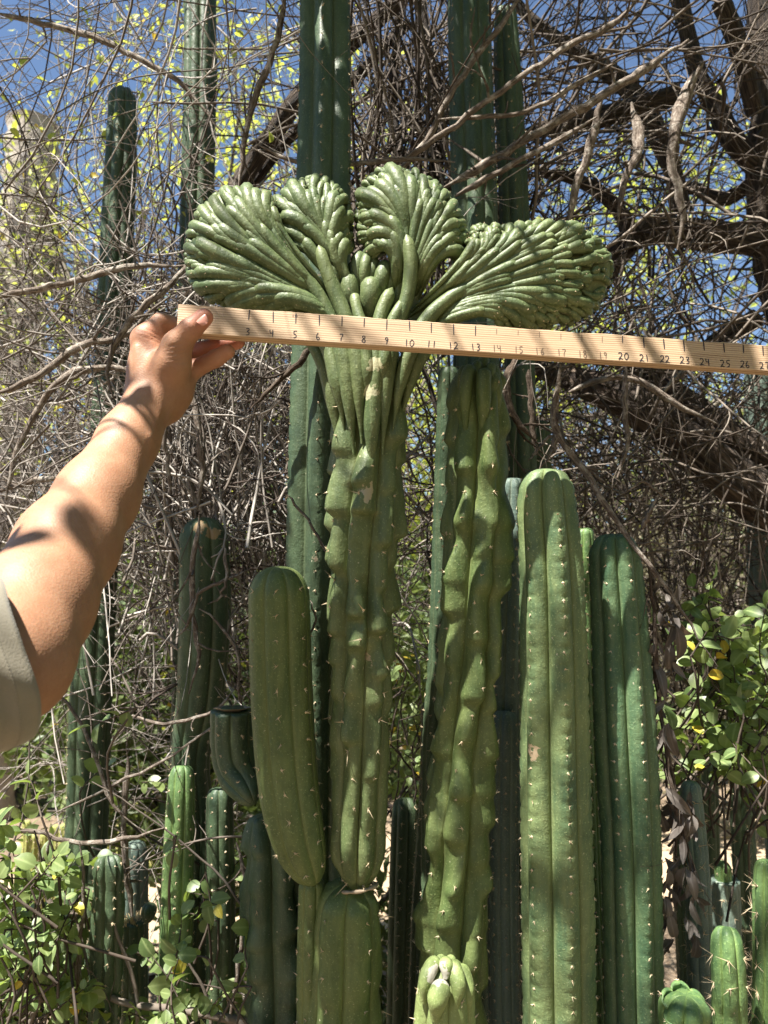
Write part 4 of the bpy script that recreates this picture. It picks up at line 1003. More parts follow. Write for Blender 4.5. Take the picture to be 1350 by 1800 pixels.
# --- gnarled tree at the right
tb = P(1500, 1500, 2.1)
tree = empty("gnarled_tree", (tb[0], tb[1], 0), "gnarled dark barked tree with thick crooked limbs and dry twigs arching over the cacti", "tree")
limb(tree, [(1560, 1900, 2.1, 75), (1540, 1500, 2.05, 70), (1490, 1150, 2.0, 66), (1440, 960, 1.95, 62), (1380, 880, 1.9, 54)], "trunk", seed=1, sides=18)
for s, pts in enumerate([
    [(1400, 905, 1.9, 50), (1300, 850, 1.86, 40), (1220, 790, 1.84, 38), (1140, 730, 1.84, 34), (1060, 690, 1.86, 28), (1000, 665, 1.9, 22), (930, 640, 1.95, 12)],
    [(1390, 820, 1.95, 26), (1290, 770, 1.95, 24), (1200, 700, 2.0, 22), (1120, 650, 2.05, 18), (1050, 600, 2.1, 12)],
    [(1440, 960, 1.97, 40), (1410, 700, 2.05, 34), (1372, 520, 2.1, 30), (1345, 420, 2.1, 26), (1335, 280, 2.1, 22), (1345, 130, 2.1, 20), (1325, -60, 2.1, 16)],
    [(1350, 425, 2.1, 28), (1250, 416, 2.08, 26), (1160, 402, 2.05, 24), (1100, 432, 2.05, 22), (1062, 480, 2.05, 20), (1035, 540, 2.05, 13)],
    [(1340, 300, 2.1, 22), (1295, 255, 2.1, 19), (1260, 190, 2.1, 16), (1220, 110, 2.1, 14), (1190, -40, 2.1, 12)],
    [(1200, 370, 2.12, 14), (1180, 290, 2.12, 16), (1140, 205, 2.12, 18), (1085, 140, 2.12, 16), (1020, 95, 2.12, 13), (930, 30, 2.12, 9), (880, -40, 2.12, 8)],
    [(1190, 165, 2.0, 17), (1110, 190, 2.0, 18), (1020, 215, 2.0, 16), (940, 232, 2.0, 12), (860, 270, 2.0, 8)],
    [(1110, 440, 2.0, 12), (1095, 380, 2.0, 13), (1050, 335, 2.0, 12), (1000, 312, 2.0, 10), (950, 305, 2.0, 7)],
    [(1330, 560, 2.1, 18), (1260, 600, 2.1, 14), (1180, 660, 2.1, 10), (1120, 650, 2.1, 7)],
    [(1265, 0, 1.9, 15), (1300, 90, 1.95, 16), (1330, 200, 2.0, 16)],
    [(1180, 350, 2.2, 13), (1215, 330, 2.2, 11), (1270, 350, 2.15, 12), (1330, 320, 2.1, 12)],
    [(1050, 545, 2.1, 10), (1000, 520, 2.1, 9), (960, 560, 2.1, 6)],
    [(415, 335, 1.75, 17), (455, 270, 1.74, 17), (515, 185, 1.72, 16), (590, 100, 1.72, 14), (680, 20, 1.72, 13), (740, -40, 1.72, 12)],
    [(440, 330, 1.8, 10), (500, 250, 1.8, 10), (545, 215, 1.8, 9), (640, 120, 1.8, 9), (720, 40, 1.8, 8)],
    [(745, 430, 1.8, 12), (765, 300, 1.8, 13), (770, 180, 1.8, 12), (745, 60, 1.8, 11), (735, -40, 1.8, 10)],
    [(690, 430, 1.75, 7), (700, 300, 1.75, 8), (690, 160, 1.75, 8), (700, 40, 1.75, 7), (690, -40, 1.75, 7)],
]): limb(tree, pts, "limb", seed=s + 2)
# slimmer branches that cross before the tall columns
for s, pts in enumerate([
    [(690, 292, 1.32, 5), (780, 235, 1.3, 5), (880, 160, 1.28, 5), (985, 90, 1.28, 5), (1080, 40, 1.28, 5), (1150, -30, 1.28, 4)],
    [(780, 330, 1.34, 6), (860, 285, 1.34, 7), (960, 225, 1.34, 7), (1090, 150, 1.36, 7), (1210, 70, 1.4, 6)],
    [(800, 345, 1.32, 4), (880, 300, 1.3, 5), (985, 245, 1.3, 5), (1050, 205, 1.3, 4)],
    [(770, 210, 1.3, 3), (850, 205, 1.3, 4), (930, 195, 1.3, 4), (1010, 150, 1.3, 4), (1100, 100, 1.3, 3)],
    [(455, 255, 1.22, 3), (520, 285, 1.21, 4), (590, 292, 1.2, 4), (700, 280, 1.2, 4), (800, 285, 1.22, 3)],
    [(660, 330, 1.35, 4), (740, 262, 1.35, 5), (800, 150, 1.35, 5), (870, 60, 1.36, 5), (930, -30, 1.36, 4)],
    [(1235, 110, 1.5, 9), (1205, 170, 1.5, 9), (1180, 270, 1.48, 8), (1200, 380, 1.48, 6), (1190, 440, 1.48, 4)],
    [(1110, 180, 1.5, 6), (1125, 250, 1.48, 7), (1095, 330, 1.46, 6), (1085, 400, 1.46, 4)],
    [(1000, 390, 1.42, 6), (1012, 330, 1.42, 7), (1040, 250, 1.42, 7), (1060, 160, 1.42, 6)],
    [(985, 640, 1.03, 6), (978, 700, 1.03, 7), (976, 755, 1.02, 7), (1000, 790, 1.01, 6), (1045, 855, 1.0, 5.5), (1095, 930, 0.99, 5), (1140, 990, 0.98, 4), (1190, 1060, 0.97, 3.2), (1225, 1120, 0.97, 2.4), (1262, 1172, 0.97, 1.6)],
    [(978, 755, 1.02, 6), (972, 790, 1.01, 4.5), (962, 812, 1.0, 3.2)],
    [(975, 760, 1.02, 3.5), (950, 785, 1.02, 2.6), (928, 812, 1.02, 1.8)],
    [(1128, 930, 1.0, 5), (1140, 900, 1.0, 4.5), (1152, 876, 1.0, 3)],
    [(1090, 870, 1.0, 2), (1130, 848, 1.0, 2), (1165, 870, 1.0, 1.6), (1195, 892, 1.0, 1.2)],
    [(1110, 955, 1.0, 2.2), (1160, 955, 1.0, 1.8), (1205, 952, 1.0, 1.3)],
    [(1150, 960, 1.0, 1.6), (1200, 970, 1.0, 1.4), (1235, 988, 1.0, 1.0)],
    [(905, 630, 1.12, 8), (888, 680, 1.1, 8), (905, 735, 1.1, 6), (945, 780, 1.1, 4)],
    [(555, 605, 1.08, 6), (522, 640, 1.07, 6), (480, 680, 1.07, 4), (440, 720, 1.07, 3)],
    [(1000, 690, 1.3, 5), (1050, 668, 1.3, 5), (1110, 665, 1.3, 5), (1160, 690, 1.3, 5), (1200, 720, 1.3, 5), (1260, 745, 1.3, 4)],
    [(1100, 640, 1.25, 4), (1098, 720, 1.25, 5), (1102, 780, 1.25, 4), (1085, 840, 1.25, 4)],
    [(930, 650, 1.2, 6), (935, 740, 1.2, 5), (942, 800, 1.2, 4)],
]): limb(tree, pts, "branch", skin='branch' if s not in (16, 17, 20) else 'branch_dark', seed=s + 40, sides=8, rough=0.14)
mb = MB()
twig_region(mb, g, (640, -60, 1380, 560), (1.5, 2.4), 330, (0.25, 0.9), (0.0012, 0.0046), (10, 70), 0.10, 0.02, 0.12, 0.4, 2, var=(0.05, 0.9))
twig_region(mb, g, (860, 0, 1380, 620), (1.7, 2.8), 190, (0.3, 0.9), (0.0012, 0.004), (0, 180), 0.14, 0.0, 0.14, 0.5, 3, var=(0.0, 0.7))
twig_region(mb, g, (640, -40, 860, 420), (1.5, 1.9), 170, (0.3, 0.9), (0.0014, 0.005), (70, 110), 0.07, 0.02, 0.08, 0.3, 2, var=(0.1, 0.9))
twig_region(mb, g, (900, 620, 1350, 860), (1.5, 2.6), 260, (0.2, 0.8), (0.0012, 0.0035), (0, 180), 0.12, 0.05, 0.12, 0.5, 3, var=(0.05, 0.8))
twig_region(mb, g, (960, 700, 1400, 1200), (2.0, 3.4), 520, (0.3, 1.0), (0.0016, 0.0045), (60, 120), 0.10, 0.04, 0.13, 0.5, 3, var=(0.1, 0.9))
o = obj("dry_twigs", mb.build("dry_twigs", M['twig_dark']), tree); o["kind"] = "stuff"

# --- vine thicket at the left
vb = P(300, 1500, 1.9)
vine = empty("vine_thicket", (vb[0], vb[1], 0), "tangled thicket of bare grey vine stems and twigs behind the arm", "vine")
for s, pts in enumerate([
    [(-20, 525, 1.3, 5), (110, 500, 1.3, 5.5), (220, 470, 1.3, 5.5), (330, 466, 1.3, 4)],
    [(-20, 20, 1.5, 5), (90, 45, 1.5, 5), (180, 72, 1.5, 5), (250, 105, 1.5, 5), (320, 150, 1.5, 4), (390, 230, 1.5, 4)],
    [(-20, 700, 1.25, 5), (60, 665, 1.25, 6), (140, 610, 1.25, 6), (215, 590, 1.25, 5), (300, 520, 1.25, 4)],
    [(10, 880, 1.3, 5), (30, 790, 1.3, 5), (80, 700, 1.3, 6), (130, 655, 1.3, 6), (210, 648, 1.3, 5), (300, 690, 1.3, 4)],
    [(-20, 870, 1.4, 5), (60, 845, 1.4, 5), (150, 840, 1.4, 5), (260, 800, 1.4, 4)],
    [(200, 700, 1.2, 5), (190, 640, 1.2, 5), (230, 560, 1.2, 5), (300, 500, 1.2, 4), (380, 400, 1.25, 4), (480, 300, 1.3, 4)],
    [(350, 905, 1.19, 4), (342, 980, 1.19, 4.5), (338, 1080, 1.19, 4), (350, 1150, 1.19, 3.5), (332, 1220, 1.19, 3)],
    [(310, 1120, 1.18, 2.5), (335, 1090, 1.17, 3), (352, 1040, 1.17, 3), (400, 1020, 1.17, 3), (440, 1000, 1.18, 2.5)],
    [(440, 1330, 1.2, 2), (420, 1220, 1.18, 2.5), (418, 1150, 1.17, 3), (380, 1090, 1.17, 3), (350, 1070, 1.17, 2.5)],
    [(395, 960, 1.18, 3), (400, 1010, 1.17, 3), (385, 1050, 1.17, 2.5), (365, 1062, 1.17, 2)],
    [(210, 1250, 1.2, 2), (270, 1270, 1.18, 3), (340, 1262, 1.16, 3), (390, 1240, 1.16, 3), (418, 1200, 1.18, 2)],
    [(505, 870, 1.04, 2.5), (535, 905, 1.03, 2.5), (560, 945, 1.02, 2.5), (575, 975, 1.01, 2.5), (584, 990, 1.0, 1.8)],
    [(545, 1055, 0.99, 1.6), (555, 1085, 0.985, 2), (545, 1115, 0.985, 2), (518, 1128, 0.985, 1.4)],
    [(420, 330, 1.3, 5), (440, 200, 1.3, 5), (490, 60, 1.3, 5), (500, -40, 1.3, 5)],
    [(345, 900, 1.25, 4), (355, 820, 1.25, 5), (340, 700, 1.26, 5), (330, 640, 1.26, 4)],
    [(300, 870, 1.25, 4), (290, 760, 1.25, 4), (300, 650, 1.26, 4)],
    [(-20, 1460, 1.12, 3), (60, 1460, 1.12, 4), (110, 1475, 1.12, 4), (180, 1482, 1.12, 4), (290, 1455, 1.12, 3)],
    [(90, 1470, 1.1, 3.5), (72, 1530, 1.1, 4), (80, 1575, 1.1, 4.5), (105, 1600, 1.1, 4), (148, 1608, 1.1, 3)],
    [(80, 1210, 1.15, 3), (130, 1250, 1.15, 3), (165, 1320, 1.14, 3.5), (190, 1400, 1.13, 3), (255, 1470, 1.13, 2)],
    [(225, 1330, 1.15, 5), (221, 1400, 1.15, 5), (219, 1470, 1.15, 5), (226, 1560, 1.16, 6), (232, 1610, 1.16, 6)],
    [(140, 1480, 1.08, 2.5), (150, 1560, 1.08, 3), (140, 1660, 1.08, 3.5), (135, 1760, 1.08, 3), (128, 1840, 1.08, 3)],
    [(425, 1240, 1.1, 1.6), (300, 1330, 1.12, 2), (200, 1380, 1.14, 2.5), (80, 1440, 1.16, 2)],
    [(415, 1480, 1.15, 4), (430, 1540, 1.15, 4), (428, 1640, 1.15, 4), (405, 1790, 1.15, 5)],
]): limb(vine, pts, "vine_stem", skin='branch', seed=s + 90, sides=8, rough=0.14)
g2 = np.random.default_rng(21)
mb = MB()
twig_region(mb, g2, (-60, -60, 560, 560), (1.35, 2.6), 300, (0.3, 1.1), (0.0010, 0.0030), (0, 180), 0.22, 0.0, 0.05, 0.5, 3, var=(0.1, 0.95))
twig_region(mb, g2, (240, 560, 560, 1010), (1.3, 2.0), 560, (0.15, 0.6), (0.0010, 0.0030), (0, 180), 0.24, 0.0, 0.06, 0.5, 4, var=(-0.1, 1.0), mind=1.2)
twig_region(mb, g2, (-60, 500, 560, 1150), (2.0, 2.8), 420, (0.3, 0.8), (0.0014, 0.0034), (0, 180), 0.22, 0.0, 0.06, 0.5, 3, var=(-0.1, 0.6))
twig_region(mb, g2, (-60, 560, 300, 1000), (1.3, 2.3), 230, (0.3, 0.9), (0.0010, 0.0028), (0, 180), 0.16, 0.0, 0.05, 0.5, 2, var=(0.1, 1.0))
twig_region(mb, g2, (60, 900, 480, 1400), (1.35, 2.2), 130, (0.3, 0.8), (0.0010, 0.0024), (0, 180), 0.16, 0.05, 0.07, 0.5, 2, var=(0.1, 1.0))
twig_region(mb, g2, (280, 620, 540, 1000), (1.25, 1.7), 80, (0.3, 0.7), (0.002, 0.0042), (75, 105), 0.05, 0.0, 0.06, 0.2, 2, var=(0.3, 1.0), mind=1.2)
twig_region(mb, g2, (690, 640, 800, 1100), (1.3, 2.1), 130, (0.2, 0.6), (0.0010, 0.0030), (0, 180), 0.14, 0.02, 0.10, 0.5, 3, var=(0.1, 0.9), mind=1.2)
twig_region(mb, g2, (0, 1450, 330, 1800), (1.0, 1.5), 12, (0.2, 0.5), (0.0010, 0.0022), (0, 180), 0.12, 0.03, 0.08, 0.4, 2, var=(0.1, 0.9))
o = obj("grey_twigs", mb.build("grey_twigs", M['twig']), vine); o["kind"] = "stuff"

# --- leaf meshes
def leaf_mesh(name, L, W, mt, fold=0.25, curl=0.3, shape=0.9):
    nu, nv = 6, 2; V = []
    for i in range(nu + 1):
        x = i / nu; w = W * 0.5 * (math.sin(math.pi * min(1, x ** shape)) ** 0.62 if 0 < x < 1 else 0.03)
        for j in (-1, 0, 1):
            V.append((w * j, x * L, abs(j) * w * fold - curl * L * (x - 0.3) ** 2))
    Q = []
    for i in range(nu):
        for j in range(2):
            a = i * 3 + j; Q.append([a, a + 1, a + 4, a + 3])
    return mesh(name, V, Q, None, mt, {"var": np.zeros(len(V)), "mid": np.tile([0.0, 1.0, 0.0], nu + 1)})

def leaf_matrix(p, axis, nrm, s):
    y = axis / np.linalg.norm(axis); z = nrm - y * nrm.dot(y); z /= np.linalg.norm(z) + 1e-9; x = np.cross(y, z)
    return Matrix(((x[0] * s, y[0] * s, z[0] * s, p[0]), (x[1] * s, y[1] * s, z[1] * s, p[1]), (x[2] * s, y[2] * s, z[2] * s, p[2]), (0, 0, 0, 1)))

def place_leaves(root, mats_, kinds, limit=290):
    """kinds: list of meshes; first limit leaves as single parts, the rest joined"""
    inv = PARINV(root); mb = MB()
    order = sorted(range(len(mats_)), key=lambda i: mats_[i][2])
    for c, i in enumerate(order):
        mtx, k, _ = mats_[i]
        if c < limit:
            o = bpy.data.objects.new("leaf", kinds[k]); COL.objects.link(o); o.parent = root; o.matrix_parent_inverse = inv; o.matrix_basis = mtx
        else:
            me = kinds[k]; nV = len(me.vertices); v = np.zeros(nV * 3); me.vertices.foreach_get("co", v); v = v.reshape(-1, 3)
            Mx = np.array(mtx); w = v @ Mx[:3, :3].T + Mx[:3, 3]
            q = np.array([list(pp.vertices) for pp in me.polygons]); mb.add(w, q, a=rnd.random())
    if mb.n:
        o = obj("leaf_mass", mb.build("leaf_mass", M['leaf']), root); o["kind"] = "stuff"

LEAFS = [leaf_mesh("leaf_round", 0.031, 0.024, M['leaf'], 0.22, 0.25), leaf_mesh("leaf_oval", 0.034, 0.021, M['leaf'], 0.3, 0.4), leaf_mesh("leaf_small", 0.022, 0.016, M['leaf'], 0.15, 0.15),
         leaf_mesh("leaf_yellow", 0.026, 0.017, M['leaf_yellow'], 0.3, 0.5)]

def shrub(label, base, sprigs, seed, name="leafy_shrub", yellow=0.04, limit=290, upbias=0.35, mains=None, lsz=(0.55, 1.0)):
    lr = np.random.default_rng(seed)
    root = empty(name, (base[0], base[1], 0), label, "shrub")
    leaves = []; mb = MB()
    for (px, py, d, L, nl) in sprigs:
        c = P(px, py, d)
        dirn = np.array([lr.normal(0, 0.8), lr.normal(0, 0.5), upbias + lr.normal(0, 0.5)]); dirn /= np.linalg.norm(dirn)
        st = c - dirn * L * 0.5
        pts = walk(st[None], dirn[None], np.array([L]), 8, 0.06, 0.01, 0.05, lr)[0]
        v, q = tubes(pts[None], np.linspace(0.0014, 0.0006, 8)[None], 5); mb.add(v, q, a=lr.uniform(0, 0.6))
        # a thinner lead down to the main stems
        lead = np.array([st + np.array([lr.normal(0, 0.05), lr.normal(0.03, 0.04), -0.13]), st + np.array([lr.normal(0, 0.02), 0.01, -0.06]), st])
        v, q = tubes(cr(lead, 7)[None], np.linspace(0.0022, 0.0014, 7)[None], 5); mb.add(v, q, a=lr.uniform(0, 0.6))
        for k in range(nl):
            f = (k + 1) / nl; p = np.array([np.interp(f, np.linspace(0, 1, 8), pts[:, z]) for z in range(3)])
            a = k * 2.4 + lr.normal(0, 0.4)
            e1 = np.cross(dirn, [0, 1, 0.2]); e1 /= np.linalg.norm(e1); e2 = np.cross(dirn, e1)
            ax = (math.cos(a) * e1 + math.sin(a) * e2) * (1 if k < nl - 1 else 0.15) + dirn * 0.45 + np.array([0, 0, -0.1])
            nr = np.array([lr.normal(-0.2, 0.5), lr.normal(-0.5, 0.55), 0.75 + lr.normal(0, 0.4)])
            kind = 3 if lr.random() < yellow else int(lr.choice([0, 0, 1, 2]))
            leaves.append((leaf_matrix(p, ax, nr, lr.uniform(*lsz)), kind, d))
    for pts in (mains or []):
        W = np.array([[*P(a, b, c), h * c / FPX] for a, b, c, h in pts]); C = cr(W, 24)
        obj("stem", (lambda vq: mesh("stem", vq[0], vq[1], None, M['twig_dark'], {"var": np.full(len(vq[0]), 0.7)}))(tubes(C[None, :, :3], C[None, :, 3], 8)), root)
    place_leaves(root, leaves, LEAFS, limit)
    o = obj("twigs", mb.build("twigs", M['twig_dark']), root); o["kind"] = "stuff"
    return root

VL = [leaf_mesh("vine_leaf", 0.028, 0.018, M['leaf_far'], 0.3, 0.4), leaf_mesh("vine_leaf_small", 0.02, 0.013, M['leaf_far'], 0.3, 0.4), LEAFS[3]]
lr = np.random.default_rng(5); lst = []
for (x0, y0, x1, y1, n) in [(0, 0, 560, 120, 36), (0, 100, 340, 420, 50), (330, 60, 520, 330, 26), (0, 440, 200, 740, 40), (60, 1000, 330, 1300, 20)]:
    for _ in range(n):
        d = lr.uniform(1.6, 2.6); lst.append((leaf_matrix(P(lr.uniform(x0, x1), lr.uniform(y0, y1), d), lr.normal(0, 1, 3) + [0, 0, -0.4], lr.normal(0, 0.6, 3) + [0, -0.4, 0.7], lr.uniform(0.7, 1.3)), int(lr.choice([0, 1, 0, 1, 0, 1, 2])), d))
place_leaves(vine, lst, VL, 290)
sp = []
for _ in range(125):
    px, py = lr.uniform(-30, 175), lr.uniform(1440, 1830)
    if py < 1450 + 0.6 * px or (130 < px < 260 and 1480 < py < 1720): 
        if lr.random() < 0.9: continue
    sp.append((px, py, lr.uniform(1.0, 1.3), lr.uniform(0.05, 0.10), int(lr.integers(6, 10))))
for _ in range(26): sp.append((lr.uniform(180, 430), lr.uniform(1720, 1840), lr.uniform(1.0, 1.25), lr.uniform(0.05, 0.1), int(lr.integers(5, 8))))
for (px, py) in [(30, 1465), (60, 1400), (150, 1365), (255, 1380), (300, 1480), (350, 1610), (345, 1680), (365, 1590), (320, 1650), (60, 1520), (20, 1560), (160, 1585), (200, 1260), (410, 1520), (420, 1660), (350, 1560), (300, 1720), (40, 1640), (20, 1700)]:
    sp.append((px, py, lr.uniform(1.0, 1.2), 0.06, 5))
shrub("round leaved green shrub with a few yellow leaves spreading below the arm", P(120, 1700, 1.15), sp, 61, mains=[
    [(150, 1735, 1.1, 6), (230, 1765, 1.1, 6), (320, 1775, 1.1, 7), (420, 1795, 1.1, 8), (470, 1810, 1.1, 8)],
    [(20, 1900, 1.12, 6), (60, 1780, 1.1, 5), (100, 1700, 1.1, 4), (90, 1620, 1.1, 3)],
    [(235, 1900, 1.1, 4), (240, 1750, 1.1, 4), (205, 1640, 1.1, 3), (180, 1560, 1.1, 2)],
    [(380, 1900, 1.12, 3), (365, 1760, 1.12, 3), (330, 1690, 1.12, 2)]])
sp = []
for _ in range(105):
    px, py = lr.uniform(1160, 1380), lr.uniform(1090, 1350)
    if px < 1190 and py < 1120: continue
    if py < 1200 and px < 1240 and lr.random() < 0.5: continue
    sp.append((px, py, lr.uniform(1.12, 1.5), lr.uniform(0.06, 0.11), int(lr.integers(5, 9))))
for (px, py) in [(1245, 1040), (1235, 1055), (1220, 1070), (1330, 1380), (1340, 1410), (1335, 1450)]: sp.append((px, py, 1.25, 0.05, 5))
shrub("round leaved shrub of dusty green above the spiny columns beside the dead leaves", P(1300, 1500, 1.5), sp, 62, yellow=0.04, limit=285, lsz=(0.7, 1.1), mains=[
    [(1380, 1900, 1.4, 6), (1370, 1500, 1.4, 5), (1330, 1300, 1.38, 4), (1250, 1200, 1.35, 3), (1215, 1100, 1.3, 2)], [(1370, 1480, 1.4, 3), (1300, 1270, 1.4, 3), (1200, 1250, 1.4, 2)]])
sp = []
for _ in range(34): sp.append((lr.uniform(692, 776), lr.uniform(1120, 1400), lr.uniform(1.35, 1.8), lr.uniform(0.05, 0.1), int(lr.integers(4, 8))))
shrub("small leafy shrub glimpsed in the gap beside the crested stem", P(735, 1500, 1.6), sp, 63, yellow=0.12, limit=200)

# --- hanging dead leaves
dr = P(1180, 1300, 1.0)
dead = empty("dead_branch", (dr[0], dr[1], 0.6), "dead branch of curled brown leaves hanging beside the dark crowned column", "branch")
for pts in [[(1135, 960, 1.0, 3), (1150, 1080, 1.0, 3.5), (1158, 1220, 1.0, 3.5), (1175, 1340, 1.0, 3), (1195, 1440, 1.0, 2.5), (1205, 1560, 1.0, 1.6)], [(1158, 1230, 1.0, 3), (1182, 1380, 0.99, 3), (1205, 1480, 0.99, 2.5), (1218, 1540, 0.99, 1.5)],
            [(1170, 1320, 1.0, 2.5), (1176, 1420, 1.0, 2), (1184, 1450, 1.0, 1.5)], [(1140, 990, 1.01, 2.5), (1165, 1100, 1.02, 2), (1180, 1190, 1.02, 1.5)], [(1165, 1270, 1.0, 2.5), (1186, 1400, 1.01, 2), (1190, 1600, 1.01, 1.5)]]:
    limb(dead, pts, "stem", skin='branch_dark', sides=7, rough=0.1)
DL = [leaf_mesh("dead_leaf_long", 0.056, 0.016, M['leaf_dead'], 0.9, 0.6, 0.8), leaf_mesh("dead_leaf_curled", 0.044, 0.015, M['leaf_dead'], 1.3, 1.0, 0.9), leaf_mesh("dead_leaf_short", 0.034, 0.011, M['leaf_dead'], 0.7, -0.8, 0.9)]
lst = []
for (x0, y0, x1, y1, n) in [(1150, 1010, 1195, 1180, 16), (1155, 1180, 1178, 1300, 9), (1160, 1380, 1220, 1480, 18), (1165, 1500, 1225, 1660, 36)]:
    for _ in range(n):
        p = P(lr.uniform(x0, x1), lr.uniform(y0, y1), lr.uniform(0.985, 1.03))
        lst.append((leaf_matrix(p, np.array([lr.normal(0, 0.55), lr.normal(0, 0.4), -1.0]), np.array([lr.normal(-0.2, 0.5), -1 + lr.normal(0, 0.5), lr.normal(0, 0.6)]), lr.uniform(0.45, 1.0)), int(lr.integers(0, 3)), 1.0))
place_leaves(dead, lst, DL, 290)

# ------------------------------------------------------------------ far trees, hedge shrubs, palm, golden cacti
def leaf_cloud(g, centre, radii, n, size, clumps=40, flat=0.0, shell=0.5):
    cl = g.normal(0, 1, (clumps, 3)); cl /= np.linalg.norm(cl, axis=1, keepdims=True); cl *= g.uniform(shell, 1, (clumps, 1)) ** 0.7
    ci = g.integers(0, clumps, n)
    p = centre + (cl[ci] + g.normal(0, 0.17, (n, 3))) * np.array(radii)
    a = g.normal(0, 1, (n, 3)); a /= np.linalg.norm(a, axis=1, keepdims=True)
    b = np.cross(a, g.normal(0, 1, (n, 3))); b /= np.linalg.norm(b, axis=1, keepdims=True)
    s = size * g.uniform(0.6, 1.3, (n, 1)); up = np.cross(a, b) * s * 0.12
    V = np.stack([p - a * s, p - b * s * 0.42 + up, p + a * s, p + b * s * 0.42 + up], 1).reshape(-1, 3)
    Q = np.arange(n * 4).reshape(-1, 4)
    return V, Q, np.repeat(g.random(n), 4), cl * np.array(radii) + centre

def far_tree(label, x, y, crown, radii, n, size, mt, seed, trunk_r=0.07, clumps=50, name="tree", group="sunlit trees beyond the thicket"):
    gg = np.random.default_rng(seed)
    root = empty(name, (x, y, 0), label, "tree", group)
    c = np.array([x, y, crown]); V, Q, a, cl = leaf_cloud(gg, c, radii, n, size, clumps)
    o = obj("crown", mesh("crown", V, Q, None, M[mt], {"var": a}, False), root)
    mb = MB()
    tp = cr([(x, y, -0.05), (x + gg.normal(0, .1), y, crown * 0.4), (x + gg.normal(0, .15), y, crown)], 12)
    v, q = tubes(tp[None], np.linspace(trunk_r, trunk_r * 0.5, 12)[None], 8); mb.add(v, q, a=0.5)
    for k in range(min(26, clumps)):
        s = tp[int(gg.integers(4, 11))]; e = cl[k]; b = cr([s, (s + e) / 2 + gg.normal(0, 0.12, 3) + [0, 0, 0.1], e], 8)
        v, q = tubes(b[None], np.linspace(trunk_r * 0.4, 0.008, 8)[None], 5); mb.add(v, q, a=gg.random())
    obj("trunk", mb.build("trunk", M['twig_dark']), root)
    return root
far_tree("airy yellow green tree seen through the vine stems above the hand", -1.7, 5.2, 3.9, (1.5, 1.0, 1.9), 4200, 0.034, 'leaf_far', 1)
far_tree("airy yellow green tree behind the tall slender column", -0.6, 6.4, 4.4, (1.3, 1.0, 2.2), 4200, 0.038, 'leaf_far', 2)
far_tree("pale leaved tree behind the limbs of the gnarled tree", 2.6, 6.8, 4.0, (1.9, 1.1, 2.0), 5000, 0.04, 'leaf_far', 3)
far_tree("yellow green tree behind the notch of the crest", 0.9, 8.0, 4.2, (1.4, 1.0, 2.0), 8000, 0.045, 'leaf_far', 4)
far_tree("leafy green tree near the palm trunk", -3.4, 6.4, 3.6, (1.2, 1.1, 2.0), 3500, 0.04, 'leaf_mid', 5)
far_tree("low bushy green tree across the path below the hand", -1.5, 6.3, 1.6, (1.2, 0.7, 0.75), 9000, 0.04, 'leaf_far', 6, 0.05)
mb = MB(); gw = np.random.default_rng(77)
for k in range(16):
    V, Q, a, _ = leaf_cloud(gw, np.array([-15 + k * 2.0, 13 + gw.uniform(-1.5, 2), 1.6]), (1.7, 1.2, gw.uniform(1.7, 2.6)), 4500, 0.13, 60, shell=0.2); mb.add(V, Q, a=a)
o = obj("woods", mb.build("woods", M['leaf_mid'], "var", False)); tag(o, "dark green belt of distant garden woods closing the view", "woods", kind="stuff")
for k, (lab, x, y, z, rad, mt) in enumerate([
    ("dense dark shrub close behind the vine tangle below the hand", -0.62, 3.1, 1.15, (0.75, 0.3, 0.7), 'leaf_mid'), ("dark rounded hedge shrub across the path at the sleeve", -3.0, 6.6, 0.9, (1.1, 0.7, 0.9), 'leaf_mid'), ("dense green hedge shrub across the path behind the broken stub", -0.9, 7.4, 0.8, (1.2, 0.7, 0.9), 'leaf_mid'),
    ("green hedge shrub across the path behind the crested stem", 0.4, 7.0, 0.9, (1.0, 0.7, 1.0), 'leaf_mid'), ("dusty hedge shrub behind the lumpy olive column", 1.5, 7.4, 0.9, (1.0, 0.7, 1.0), 'leaf_grey'),
    ("tall dusty brown green thicket shrub under the leaning limb", 2.5, 5.2, 1.7, (1.4, 0.6, 1.4), 'leaf_grey'), ("dusty thicket shrub behind the round leaved shrub", 3.9, 6.2, 1.2, (1.2, 0.8, 1.3), 'leaf_grey'),
    ("dusty hedge shrub far behind the fresh green column", -2.0, 8.4, 1.1, (1.3, 0.8, 1.2), 'leaf_mid'), ("far hedge shrub behind the stout sunlit column", 2.2, 9.0, 1.2, (1.6, 0.8, 1.3), 'leaf_mid')]):
    far_tree(lab, x, y, z, rad, 9000, 0.038, mt, 20 + k, 0.03, 60, "hedge_shrub", "shrubs across the path")

